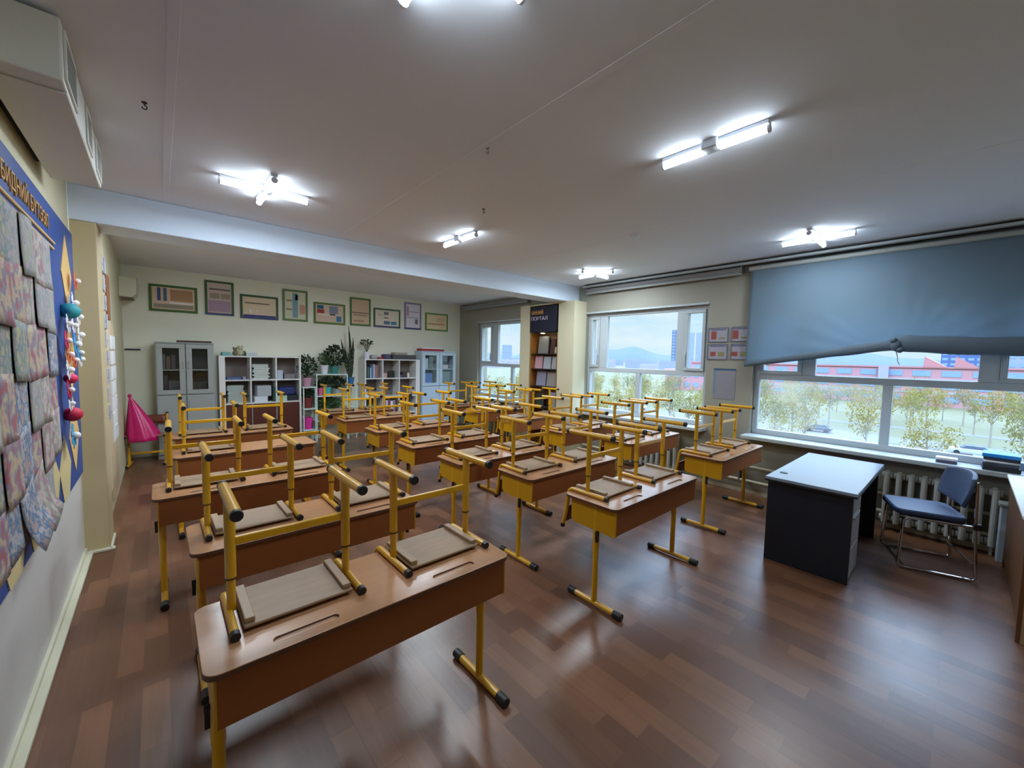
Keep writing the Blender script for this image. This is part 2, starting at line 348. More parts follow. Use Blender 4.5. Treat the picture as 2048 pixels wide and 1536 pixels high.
def make_window(n, y0, y1, ytop, ymull, label):
    # frame sits back in the reveal; upper row casement | wide pane | casement, lower row two panes
    t = bpy.data.objects.new('window_%d' % n, None); COL.objects.link(t); t.location = (5.86, y0, WZ0); struct(t); t['label'] = label
    W = y1 - y0; H = WZ1 - WZ0; zt0, zt1 = 1.49 - WZ0, 1.565 - WZ0
    fr = MB(); d0, d1 = -0.035, 0.035
    fr.box(d0, d1, 0, W, 0, 0.07); fr.box(d0, d1, 0, W, H-0.06, H); fr.box(d0, d1, 0, 0.06, 0.07, H-0.06); fr.box(d0, d1, W-0.06, W, 0.07, H-0.06)
    fr.box(d0, d1, 0.06, W-0.06, zt0, zt1)
    for a, b in ytop: fr.box(d0, d1, a-y0, b-y0, zt1, H-0.06)
    fr.box(d0, d1, ymull-0.04-y0, ymull+0.04-y0, 0.07, zt0)
    fr.build('window_frame', M_pvc, t, bevel=0.006)
    edges = [(0.06, ytop[0][0]-y0, True), (ytop[0][1]-y0, ytop[1][0]-y0, False), (ytop[1][1]-y0, W-0.06, True)]
    for a, b, sash in edges:
        g = 0.0
        if sash:
            s = MB(); e0, e1 = -0.055, 0.02; g = 0.045
            s.box(e0, e1, a, b, zt1, zt1+g); s.box(e0, e1, a, b, H-0.06-g, H-0.06); s.box(e0, e1, a, a+g, zt1+g, H-0.06-g); s.box(e0, e1, b-g, b, zt1+g, H-0.06-g)
            so = s.build('casement_sash', M_pvc, t, bevel=0.005)
            yh = b-g/2 if a < 0.1 else a+g/2
            MB().box(-0.065, -0.055, yh-0.012, yh+0.012, 0.95, 1.05).box(-0.085, -0.07, yh-0.009, yh+0.009, 0.86, 1.01).box(-0.075, -0.06, yh-0.008, yh+0.008, 0.985, 1.01).build('window_handle', M_pvc, so, bevel=0.003)
        boxobj('window_pane', (-0.004, 0.004, a+g*0.7, b-g*0.7, zt1+g*0.7, H-0.06-g*0.7), M_glass, t)
    for k, (a, b) in enumerate(((0.06, ymull-0.04-y0), (ymull+0.04-y0, W-0.06))):
        boxobj('window_pane', (-0.004, 0.004, a, b, 0.07, zt0), M_glass_dusty if (n == 1 and k == 1) else M_glass, t)
    return t
make_window(1, WIN[0][0], WIN[0][1], [(-0.20, -0.07), (1.19, 1.32)], 0.55, 'white plastic window behind the half lowered blue blind')
make_window(2, WIN[1][0], WIN[1][1]+0.0, [(2.775, 2.905), (4.15, 4.30)], 3.53, 'white plastic window between the column and the four certificates')
make_window(3, WIN[2][0], WIN[2][1], [(6.10, 6.20), (7.12, 7.32)], 6.62, 'white plastic window in the far bay beyond the column')
for k, (a, b) in enumerate(WIN):
    struct(MB().box(5.55, 5.825, a-(0.05 if k else 0.3), b+(0.04 if k == 0 else (0.0 if k == 1 else 0.04)), 0.735, 0.782).build('trim_%d' % (k+4), M_pvc, bevel=0.008))
    w = MB(); w.box(XR-0.012, XR+0.001, a, b, WZ1, WZ1+0.03)
    struct(w.build('trim_%d' % (k+7), M_pvc, bevel=0.003))

# ------------------------------------------------------------------ ceiling lamps
LR = 0.019
def lamp_arm(t, ang):
    c, s = math.cos(ang), math.sin(ang); R = Matrix.Rotation(ang, 4, 'Z')
    a = MB().box(0.035, 0.30, -0.022, 0.022, -0.022, 0.0, R).build('arm_housing', M_lampwhite, t, bevel=0.003)
    d = MB().tube([R @ Vector((0.05, 0, -0.044)), R @ Vector((0.295, 0, -0.044))], LR, 12).build('diffuser', M_lamp, a)
    MB().cyl(R @ Vector((0.292, 0, -0.044)), R @ Vector((0.303, 0, -0.044)), LR+0.003, 12).build('end_cap', M_lampwhite, a)
def ceiling_lamp(x, y, arms, label, power=1.0):
    t = thing('ceiling_lamp', label, 'ceiling lamp', (x, y, ZC), 0, 'ceiling lamps')
    boxobj('centre_housing', (-0.045, 0.045, -0.045, 0.045, -0.05, 0), M_lampwhite, t, 0.006)
    for k in arms: lamp_arm(t, k*PI/2)
    l = bpy.data.lights.new('lamp_light', 'AREA'); l.shape = 'RECTANGLE'; l.size = 0.5 if 0 in arms else 0.06; l.size_y = 0.5; l.energy = power*LAMP_WATTS*len(arms)/4.0; l.color = LAMP_COLOR[:3]
    lo = bpy.data.objects.new('lamp_light', l); COL.objects.link(lo); lo.parent = t; lo.location = (0, 0, -0.075)
ceiling_lamp(0.665, 3.70, (0,1,2,3), 'cross shaped strip lamp on the ceiling nearest the picture wall')
ceiling_lamp(2.47, 1.075, (1,3), 'large straight lit strip lamp on the ceiling above the foremost middle desk', 0.7)
ceiling_lamp(2.47, 3.705, (1,3), 'small straight lit strip lamp on the ceiling in front of the beam')
ceiling_lamp(4.98, 1.08, (0,1,2,3), 'cross shaped strip lamp on the ceiling just above the blue blind', 0.55)
ceiling_lamp(4.88, 3.72, (0,1,2,3), 'cross shaped strip lamp on the ceiling beside the beam and curtain rail')
ceiling_lamp(0.68, 1.10, (0,1,2,3), 'strip lamp just past the top edge whose glow lights the ceiling', 0.25)
for _x, _lb in ((0.665, 'picture wall side'), (3.10, 'middle')):      # unseen lamps added behind the beam to brighten the far bay
    ceiling_lamp(_x, 5.58, (0,1,2,3), 'unseen cross lamp added behind the beam to brighten the far bay, %s' % _lb, 0.8 if _x < 1 else 1.35)
t = thing('smoke_detector', 'little white fitting on the ceiling near the windows', 'smoke detector', (3.705, 2.352, ZC))
MB().lathe([(0.045, -0.012), (0.05, 0)], n=20).build('base', M_lampwhite, t); MB().lathe([(0.02, -0.035), (0.035, -0.028), (0.04, -0.012)], n=20).build('sensor_head', M_lampwhite, t)
for k, (x, y, lb) in enumerate(((2.165, 2.879, 'small dark hook in the middle of the ceiling behind another'), (1.562, 2.046, 'small pale hook in the middle of the ceiling'), (-0.02, 2.93, 'small dark hook on the ceiling near the ventilation unit'))):
    h = MB().lathe([(0.012, -0.004), (0.012, 0)], (0,0,0), 10); h.tube([(0,0,0), (0,0,-0.015)] + arc((0.0,0,-0.025), 0.01, PI/2, -PI, 8, 'xz'), 0.003, 6)
    o = h.build('ceiling_hook', M_steel if k == 1 else M_black); o.location = (x, y, ZC); tag(o, lb, 'hook')

# ------------------------------------------------------------------ ventilation unit under the ceiling
t = thing('ventilation_unit', 'long white ventilation unit hung under the ceiling on the picture wall', 'ventilation unit', (-0.355, 3.10, 2.74))
def vent_body():
    b = MB().box(-0.115, 0.105, -0.70, 0.70, 0.0, 0.235); o = b.build('casing', mat('unit_casing', (222, 222, 214), 0.45, var=0.02), t, 0.008)
    p = MB().box(-0.113, 0.103, -0.60, 0.58, -0.007, 0.0); p.build('bottom_panel', MATS['unit_casing'], t, 0.003)
    for a, b_, nm in ((-0.66, -0.36, 'air_grille'), (-0.02, 0.20, 'air_grille'), (0.40, 0.66, 'air_grille')):
        f = MB(); f.box(0.105, 0.113, a, b_, 0.02, 0.035); f.box(0.105, 0.113, a, b_, 0.20, 0.215); f.box(0.105, 0.113, a, a+0.02, 0.035, 0.20); f.box(0.105, 0.113, b_-0.02, b_, 0.035, 0.20)
        g = f.build(nm, MATS['unit_casing'], t, 0.002)
        mesh = MB(); n = int((b_-a)/0.026)
        for i in range(n):
            for s in (-1, 1):
                y0 = a + 0.02 + (b_-a-0.04)*i/n
                mesh.tube([(0.108, y0, 0.035 if s > 0 else 0.20), (0.108, min(y0+0.10, b_-0.02), 0.20 if s > 0 else 0.035)], 0.003, 4)
        mesh.build('grille_mesh', M_grey, g); boxobj('grille_shadow', (0.1045, 0.1065, a+0.015, b_-0.015, 0.03, 0.205), M_drawer, g)
    MB().box(-0.15, -0.115, -0.60, 0.55, 0.04, 0.2).build('gap_shade', M_dark, t)  # near-black block painting the shade between unit and wall
vent_body()

# ------------------------------------------------------------------ blue picture board on the left wall
BX = XL + 0.004
t = thing('picture_board', 'large blue wall board with gold lettering and ochre diamonds covered in drawings', 'notice board', (BX, 0, 0))
boxobj('board_panel', (0, 0.022, 0.6, 4.64, 0.712, 2.58), M_navy, t, 0.004)
b = MB()
for k in range(3):        # tall ochre diamonds down the far border
    zc = 2.22 - 0.572*k; b.prism([(4.27, zc+0.275), (4.06, zc), (4.27, max(0.715, zc-0.275)), (4.48, zc)], 0.0225, 0.026, 'x')
b.build('ochre_diamond_trim', M_ochre, t, smooth=0, fix=True)
b = MB()
for k in range(9):
    yc = 3.86 - 0.42*k; b.prism([(yc, 1.13), (yc-0.21, 0.92), (yc-0.10, 0.715), (yc+0.10, 0.715), (yc+0.21, 0.92)], 0.0225, 0.026, 'x')
b.build('beige_diamond_trim', M_beige, t, smooth=0, fix=True)
x = text_mesh('lettering', 'БИДНИЙ БҮТЭЭЛ', 0.112, 0.003, M_gold, t, width=0.97); x.location = (0.0255, 2.72, 2.41); x.rotation_euler = (PI/2, 0, PI/2)
b = MB(); b.cyl((0.026, 1.2, 2.354), (0.026, 3.84, 2.354), 0.008, 8); b.cyl((0.026, 1.2, 2.314), (0.026, 3.80, 2.314), 0.008, 8); b.build('gold_cord', M_cordgold, t)
DM = [drawing_material('pastel_pink_drawing', [(176,146,152), (160,132,140), (184,168,162), (140,146,134), (150,112,122)], 15, 1),
      drawing_material('pastel_green_drawing', [(98,124,108), (120,140,122), (160,146,146), (104,128,130), (168,160,132)], 14, 2),
      drawing_material('pastel_red_drawing', [(170,116,112), (176,138,128), (180,164,134), (132,126,142), (158,92,100)], 14, 3),
      drawing_material('pastel_blue_drawing', [(98,130,158), (128,144,160), (172,164,164), (78,112,146), (162,140,132)], 16, 4),
      drawing_material('pastel_grey_drawing', [(140,138,140), (156,146,150), (130,142,138), (168,154,162), (148,152,132)], 16, 5)]
DN = ['pinkish', 'greenish', 'reddish', 'bluish', 'greyish']
DORD = ['top', 'second', 'third', 'fourth', 'fifth', 'bottom']
for r in range(6):
    for c in range(6):
        if r == 5 and c in (0,): continue
        k = [[4,0,4,4,1,0],[4,4,0,2,2,1],[3,2,2,1,1,3],[2,0,4,3,2,0],[0,0,2,3,2,1],[0,4,0,3,3,2]][r][c]
        ww, hh = 0.126 + rnd.uniform(-0.004, 0.006), 0.135 + rnd.uniform(-0.004, 0.008)
        cur = rnd.uniform(0.002, 0.008) + (0.05 if (r == 5 and c in (2, 3)) else 0.0)
        b = MB(); b.grid(lambda u, v: (0.004 + cur*(1-v)**3 + 0.004*math.sin(u*3), (u-0.5)*2*ww, (v-0.5)*2*hh), 5, 6)
        o = b.build('drawing', DM[k], solid=0.0015, smooth=60)
        o.location = (BX + 0.026 + 0.004*((r+c) % 3), 3.53 - 0.24*c + rnd.uniform(-.012, .012), 2.175 - 0.245*r + rnd.uniform(-.012, .012)); o.rotation_euler = (rnd.uniform(-.07, .07) + (0.25 if r == 5 and c in (2,3) else 0), 0, 0)
        tag(o, '%s child drawing on the blue board, %s row, %s from its diamond end' % (DN[k], DORD[r], ['nearest', 'second', 'third', 'fourth', 'fifth', 'sixth'][c]), 'drawing', 'children drawings on the blue board')
# paper flowers and baubles strung in front of the board's far border
CR = [((30,110,190),'blue'), ((40,140,150),'teal'), ((216,40,90),'crimson'), ((220,96,50),'orange'), ((190,20,60),'dark red'), ((225,225,230),'white'), ((60,150,205),'sky blue')]
def craft(kind, col, loc, r, label):
    m = flat(col, 0.6)
    if kind == 'flower':
        t = thing('paper_flower', label, 'paper decoration', loc)
        b = MB()
        for k in range(7):
            a = 2*PI*k/7
            b.prism([(0, 0.0), (r*0.9*math.cos(a-0.35), r*0.9*math.sin(a-0.35)), (r*1.1*math.cos(a), r*1.1*math.sin(a)), (r*0.9*math.cos(a+0.35), r*0.9*math.sin(a+0.35))], 0.002*k, 0.002*k+0.003, 'x')
        b.build('petals', m, t, smooth=0, fix=True); MB().sphere((0.02,0,0), r*0.3, 10, 6).build('flower_centre', flat((230,225,220)), t)
    else:
        t = thing('paper_lantern', label, 'paper decoration', loc)
        MB().sphere((0,0,0), r, 14, 8, (1,1,0.95)).build('ball', m, t); MB().cyl((0,0,r*0.9), (0,0,r*0.9+0.06), 0.003, 6).build('string', M_paper, t)
    return t
spots = [('lantern',1,(0.03,4.01,1.95),0.055), ('flower',5,(0.02,3.93,1.86),0.06), ('flower',5,(0.02,4.20,2.02),0.07), ('flower',5,(0.03,4.30,1.93),0.065), ('flower',3,(0.02,4.34,2.19),0.065), ('flower',2,(0.02,3.84,1.75),0.06), ('flower',3,(0.02,3.90,1.66),0.06),
         ('flower',6,(0.03,4.12,1.73),0.075), ('flower',5,(0.03,4.32,1.80),0.07), ('flower',6,(0.03,4.26,1.67),0.06), ('flower',3,(0.03,4.02,1.62),0.06), ('flower',5,(0.02,3.86,1.56),0.065), ('lantern',2,(0.03,3.92,1.50),0.035), ('flower',4,(0.02,3.84,1.43),0.06), ('flower',5,(0.02,3.86,1.34),0.05), ('lantern',4,(0.03,3.93,1.26),0.05), ('flower',6,(0.03,3.84,1.13),0.08), ('flower',5,(0.02,4.40,1.62),0.06), ('flower',5,(0.02,4.15,1.86),0.06)]
for i, (kd, ci, lc, r) in enumerate(spots):
    craft(kd, CR[ci][0], (BX + 0.03 + lc[0], lc[1], lc[2]), r, '%s paper %s, %s counted down the string hanging beside the ochre diamonds' % (CR[ci][1], 'ball' if kd == 'lantern' else 'flower', (ORD + ['thirteenth','fourteenth','fifteenth','sixteenth','seventeenth','eighteenth','nineteenth'])[sorted(range(len(spots)), key=lambda q: -spots[q][2][2]).index(i)]))

# ------------------------------------------------------------------ boards with hanging papers on the left wall beyond the column
t = thing('portfolio_board', 'narrow beige display board with rows of white paper behind the left column', 'notice board', (-0.398, 0, 0))
boxobj('board_panel', (0, 0.02, 5.10, 5.62, 0.30, 2.70), flat((206,190,160)), t, 0.004)
b = MB()
for i in range(9):
    for j in range(3): b.box(0.021, 0.028+0.004*((i+j) % 3), 5.13+0.16*j, 5.26+0.16*j, 2.42-0.175*i, 2.56-0.175*i)
b.build('paper_rows', flat((176,176,184)), t); b = MB()
for i in range(9):
    for j in range(3): b.box(0.033, 0.0335, 5.15+0.16*j, 5.24+0.16*j, 2.47-0.175*i, 2.49-0.175*i)
b.build('paper_print', flat((130,140,170)), t)
t = thing('hanging_board', 'wood edged display board of white sheets hanging past the left column', 'notice board', (-0.398, 0, 0))
boxobj('board_panel', (0, 0.025, 5.70, 6.36, 0.16, 1.98), flat((206,184,150)), t, 0.01); boxobj('header_strip', (0, 0.03, 5.72, 6.0, 2.0, 2.45), flat((140,88,52)), t, 0.004)
b = MB()
for i in range(7):
    for j in range(2): b.box(0.026, 0.034+0.003*((i+j) % 2), 5.74+0.30*j, 6.0+0.30*j, 1.70-0.16*i, 1.84-0.16*i)
b.build('paper_rows', M_paper, t)

# ------------------------------------------------------------------ wall air conditioner in the far corner
t = thing('air_conditioner', 'cream wall air conditioner high in the far corner left of the framed charts', 'air conditioner', (-0.40, 8.18, 2.44))
b = MB(); b.prism([(0,0), (0.14,0.0), (0.185,0.06), (0.19,0.28), (0,0.29)], -0.28, 0.28, 'y'); b.build('casing', flat((206,202,178), 0.4), t, 0.01, fix=True)
boxobj('air_outlet', (0.02, 0.15, -0.25, 0.25, -0.004, 0.004), M_inside, t); boxobj('display', (0.186, 0.192, -0.262, -0.22, 0.25, 0.275), M_black, t)

# ------------------------------------------------------------------ framed charts along the back wall
FR = [(-0.09,0.51,2.32,2.74), (0.61,1.015,2.32,2.895), (1.105,1.695,2.30,2.72), (1.77,2.20,2.31,2.895), (2.31,2.91,2.295,2.71), (3.01,3.445,2.305,2.885), (3.51,4.125,2.305,2.715), (4.23,4.65,2.305,2.91), (4.76,5.38,2.305,2.725)]
FC = [(64,100,38), (58,92,52), (46,88,46), (96,124,78), (92,122,50), (78,118,66), (70,100,66), (140,132,168), (104,140,76)]
FI = [(218,188,162), (200,182,172), (222,200,172), (212,210,182), (218,192,168), (210,182,150), (226,214,198), (228,220,232), (240,214,172)]
FL = ['wide framed chart with blue columns, first from the air conditioner', 'tall framed chart with a lilac lower half, second along the back wall', 'wide framed chart with green top and navy bottom edge, third along the back wall', 'tall framed chart with a pale teal centre column, fourth along the back wall', 'wide framed chart with red, teal and blue blocks above the plants', 'tall framed chart of two plain brown halves behind the tall plant tip', 'wide framed chart with grey text bars, third from the window end', 'tall lilac framed chart with pale sheet, second from the window end', 'wide green framed tan chart nearest the far window corner']
FB = [[(0.12,0.04,0.20,0.62,(60,80,130)), (0.26,0.04,0.34,0.62,(70,100,130)), (0.42,0.08,0.95,0.6,(176,130,96)), (0.40,0.66,0.98,0.72,(235,235,235)), (0.04,0.76,0.96,0.94,(150,140,120))],
      [(0.04,0.58,0.96,0.96,(170,140,160)), (0.08,0.18,0.95,0.24,(110,100,90)), (0.1,0.34,0.5,0.52,(150,140,110)), (0.55,0.34,0.95,0.52,(160,140,116))],
      [(0.02,0.9,0.98,1.0,(60,56,130)), (0.06,0.28,0.8,0.34,(110,96,76)), (0.2,0.62,0.26,0.8,(235,230,220)), (0.4,0.62,0.46,0.74,(225,220,200))],
      [(0.36,0.05,0.62,0.95,(120,160,166)), (0.5,0.1,0.7,0.3,(180,200,206)), (0.06,0.3,0.34,0.36,(150,130,90)), (0.06,0.62,0.34,0.68,(150,130,90)), (0.7,0.45,0.96,0.8,(200,150,126))],
      [(0.05,0.05,0.28,0.25,(0,100,140)), (0.05,0.28,0.3,0.5,(166,50,48)), (0.48,0.06,0.8,0.48,(130,140,160)), (0.74,0.62,0.92,0.94,(54,120,176)), (0.1,0.55,0.5,0.6,(235,230,225)), (0.5,0.5,0.7,0.58,(40,36,36))],
      [(0.02,0.52,0.98,0.56,(120,96,76)), (0.1,0.62,0.9,0.66,(150,120,100)), (0.1,0.85,0.7,0.9,(170,120,100))],
      [(0.36,0.1,0.56,0.3,(130,120,130)), (0.36,0.45,0.56,0.52,(120,96,90)), (0.36,0.68,0.62,0.9,(96,120,150)), (0.66,0.7,0.9,0.9,(70,140,170)), (0.1,0.3,0.3,0.34,(150,140,130))],
      [(0.1,0.3,0.9,0.34,(170,164,180)), (0.08,0.55,0.9,0.58,(150,150,170)), (0.65,0.62,0.85,0.84,(120,120,126)), (0.06,0.1,0.2,0.5,(180,150,180))],
      [(0.05,0.2,0.45,0.28,(235,220,190)), (0.05,0.6,0.9,0.68,(190,150,110)), (0.5,0.2,0.9,0.5,(226,200,160)), (0.1,0.85,0.6,0.92,(240,235,220))]]
for i, (x0, x1, z0, z1) in enumerate(FR):
    W, Hh = x1-x0, z1-z0
    t = thing('framed_chart', FL[i], 'framed chart', ((x0+x1)/2, YB, (z0+z1)/2), 0, 'framed charts along the back wall')
    f = MB(); e = 0.035
    f.m(0); f.box(-W/2, W/2, -0.025, 0, Hh/2-e, Hh/2); f.box(-W/2, -W/2+e, -0.025, 0, -Hh/2+e, Hh/2-e); f.box(W/2-e, W/2, -0.025, 0, -Hh/2+e, Hh/2-e); f.m(1); f.box(-W/2, W/2, -0.025, 0, -Hh/2, -Hh/2+e)
    f.build('frame', [flat(FC[i]), flat((66,74,120)) if i in (1,2,6,7) else flat(FC[i])], t, 0.003)
    cols = [q[4] for q in FB[i]]; uniq = list(dict.fromkeys(cols)); p = MB(); iw, ih = W-2*e, Hh-2*e
    p.m(0).box(-iw/2, iw/2, -0.014, -0.002, -ih/2, ih/2)
    for (u0, v0, u1, v1, c) in FB[i]: p.m(1+uniq.index(c)).box(-iw/2+u0*iw, -iw/2+u1*iw, -0.0155, -0.014, ih/2-v1*ih, ih/2-v0*ih)
    p.build('printed_sheet', [flat(FI[i])] + [flat(c) for c in uniq], t, smooth=0)

# ------------------------------------------------------------------ sheets on the pier between the windows
PY = [(2.15,2.412,1.972,2.168), (1.90,2.107,1.975,2.172), (2.15,2.412,1.735,1.945), (1.90,2.107,1.738,1.948)]
PL = ['small certificate beside the window edge, upper of that column', 'small certificate next to the blind, upper of that column', 'small certificate beside the window edge, lower of that column', 'small certificate next to the blind, lower of that column']
for i, (y0, y1, z0, z1) in enumerate(PY):
    t = thing('certificate', PL[i], 'certificate', (XR, (y0+y1)/2, (z0+z1)/2), 0, 'certificates on the window pier'); W, Hh = y1-y0, z1-z0
    f = MB(); e = 0.008; f.box(-0.012, 0, -W/2, W/2, Hh/2-e, Hh/2); f.box(-0.012, 0, -W/2, W/2, -Hh/2, -Hh/2+e); f.box(-0.012, 0, -W/2, -W/2+e, -Hh/2+e, Hh/2-e); f.box(-0.012, 0, W/2-e, W/2, -Hh/2+e, Hh/2-e)
    f.build('frame', flat((96,96,116)), t)
    p = MB(); p.m(0).box(-0.006, 0, -W/2+e, W/2-e, -Hh/2+e, Hh/2-e); p.m(1).box(-0.007, -0.006, 0.02, 0.09, -0.06, 0.05 if i < 2 else 0.0); p.m(2).box(-0.007, -0.006, -0.09, -0.01, -0.06, -0.035 if i < 2 else 0.0); p.m(3).box(-0.007, -0.006, -0.1, 0.1, Hh/2-0.035, Hh/2-0.02)
    p.build('printed_sheet', [flat((150,147,158)), flat((140,62,52)), flat((130,124,80)), flat((88,88,124))], t, smooth=0)
t = thing('notice_sheet', 'plain grey notice sheet with dark blue top edge below the certificates', 'notice', (XR, 2.17, 1.405))
boxobj('sheet', (-0.004, 0, -0.14, 0.14, -0.205, 0.20), flat((134,131,140)), t); boxobj('header_strip', (-0.006, -0.002, -0.14, 0.14, 0.185, 0.21), flat((44,86,116)), t); boxobj('margin_strip', (-0.0055, -0.002, 0.115, 0.14, -0.14, 0.185), flat((100,130,160)), t)

# ------------------------------------------------------------------ blinds
def blue_blind():
    t = thing('roller_blind', 'wide blue roller blind half lowered over the window, gathered up by a knot', 'blind', (5.66, 0, 0))
    MB().cyl((0,-0.95,2.885), (0,1.905,2.885), 0.028, 16).build('roller_tube', M_grey, t)
    ya, yb = -0.90, 1.885
    def zb(y):                      # lower edge: low at the far end, rising straight to the knot, then level
        if y > 0.49: return 1.885 - 0.225*(y-0.49)/(yb-0.49)
        q = (0.49-y)/(0.49-ya); return 1.885 - 0.03*math.sin(PI*min(1, q)) - 0.02*q
    def fold(y): return max(0.0, 1 - abs(y-0.49)/1.35)
    def fn(u, v):
        y = ya + (yb-ya)*u; z1 = zb(y)+0.02; z = z1 + (2.865-z1)*v; k = fold(y)*(1-v)**2
        rad = 0.014*k*math.sin(26*math.atan2(y-0.49, (z-1.88)+0.12))
        return (-0.03*k - 0.03*(1-v)**2 + rad, y, z)
    b = MB(); b.grid(fn, 70, 26); b.build('fabric', M_blind, t, solid=0.002, smooth=80)
    h = MB()
    def hm(u, v):
        y = ya + (yb-ya)*u; big = 0.032 + (0.030*max(0, min(1, (1.885-y)/1.395))) + 0.030*max(0, min(1, (0.52-y)/0.1))
        a = PI*0.15 + 1.55*PI*v
        return (-0.075 + 0.02 + 0.45*big*math.cos(a) - 0.02*fold(y), y, zb(y) + 0.5*big + big*0.9*math.sin(a) + 0.004*math.sin(y*17)*fold(y)*math.sin(a))
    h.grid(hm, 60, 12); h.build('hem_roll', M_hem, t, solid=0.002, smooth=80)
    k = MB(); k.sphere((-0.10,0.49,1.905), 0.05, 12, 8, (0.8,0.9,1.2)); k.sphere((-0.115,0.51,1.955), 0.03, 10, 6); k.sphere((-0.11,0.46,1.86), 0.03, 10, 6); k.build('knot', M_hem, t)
    MB().tube([(-0.10,0.49,1.86), (-0.098,0.475,1.80), (-0.10,0.47,1.75), (-0.098,0.455,1.71)], 0.004, 6).build('pull_string', M_grey, t)
blue_blind()
def rolled_blind(y0, y1, x, lb):
    t = thing('rolled_blind', lb, 'blind', (x, 0, 0))
    MB().cyl((0,y0,2.90), (0,y1,2.90), 0.03, 16).build('fabric_roll', M_greyblind, t); MB().box(-0.02,0.02,y0,y1,2.83,2.85).build('bottom_bar', M_grey, t, 0.004)
    MB().box(-0.01,0.0,y0+0.02,y1-0.02,2.845,2.9).build('fabric_end', M_greyblind, t)
    for y in (y0, y1): boxobj('bracket', (-0.02,0.08,y-0.008,y+0.008,2.86,2.95), M_steel, t)
rolled_blind(2.0, 4.50, 5.66, 'rolled up grey blind on the bare rail between the column and blue blind')
rolled_blind(5.98, 8.3, 5.66, 'rolled up grey blind above the far bay window')
t = thing('blind_rail', 'long pale rail under the ceiling above the blue blind and windows', 'rail', (5.60, 0, 0))
MB().box(-0.03,0.03,-0.95,4.52,2.935,2.962).build('rail', M_pvc, t, 0.004); MB().box(0.035,0.10,-0.95,4.52,2.94,2.985).build('painted_shadow', M_dark, t)  # dark bar behind the rail, shadow put in as colour

# ------------------------------------------------------------------ school desks
def make_desk():
    t = thing('school_desk', 'x', 'desk')
    TW, TD = 1.20, 0.438
    b = MB(); b.prism(rrect(-TW/2, TW/2, 0, TD, 0.045, 6), DT-0.020, DT)
    top = b.build('desktop', [M_wood])
    cut = MB()
    for cx in (-0.30, 0.31): cut.prism(rrect(cx-0.105, cx+0.105, 0.045, 0.077, 0.0155, 5), DT-0.008, DT+0.01)
    c = cut.build('cutter', M_edge)
    md = top.modifiers.new('groove', 'BOOLEAN'); md.object = c; md.operation = 'DIFFERENCE'; md.solver = 'EXACT'
    dg = bpy.context.evaluated_depsgraph_get(); me = bpy.data.meshes.new_from_object(top.evaluated_get(dg))
    top.modifiers.clear(); top.data = me; bpy.data.objects.remove(c)
    me.polygons.foreach_set('use_smooth', [True]*len(me.polygons)); me.set_sharp_from_angle(angle=math.radians(30)); top.parent = t
    me.materials.clear(); me.materials.append(M_wood); me.materials.append(M_edge)
    for p in me.polygons: p.material_index = 1 if (abs(p.normal.z) < 0.3) else 0
    bv = top.modifiers.new('bevel', 'BEVEL'); bv.width = 0.003; bv.segments = 2; bv.limit_method = 'ANGLE'; bv.angle_limit = math.radians(50)
    boxobj('apron', (-0.566, 0.566, 0.012, 0.028, DT-0.185, DT-0.021), M_apron, t, 0.002)
    boxobj('book_shelf', (-0.563, 0.563, 0.03, 0.36, DT-0.178, DT-0.166), M_apron, t)
    for s in (-1, 1):
        sp = MB(); sp.prism([(0.012, DT-0.021), (0.012, DT-0.19), (0.03, DT-0.198), (0.36, DT-0.192), (0.385, DT-0.165), (0.385, DT-0.021)], s*0.566, s*0.574, 'x'); sp.build('side_panel', M_yellow_dk, t, 0.0015, fix=True)
        lg = MB(); lg.tube([(s*0.553, 0.178, 0.38), (s*0.553, 0.178, DT-0.021)], 0.022, 14); lg.tube([(s*0.553, 0.178, 0.035), (s*0.553, 0.178, 0.44)], 0.0195, 14); L = lg.build('leg', M_yellow, t)
        fb = MB().tube([(s*0.553, -0.02, 0.024), (s*0.553, 0.375, 0.024)], 0.019, 14).build('foot_bar', M_yellow, L)
        for y0, y1 in ((-0.045, 0.02), (0.34, 0.40)): MB().tube([(s*0.553, y0, 0.024), (s*0.553, y1, 0.024)], 0.0235, 14).build('foot_cap', M_black, L, 0.003)
        kb = MB(); kb.cyl((s*0.574, 0.15, 0.535), (s*0.592, 0.15, 0.535), 0.012, 12); kb.box(s*0.583-0.008, s*0.583+0.008, 0.14, 0.16, 0.47, 0.535); kb.build('bag_hook', M_black, t, 0.002)
    return t
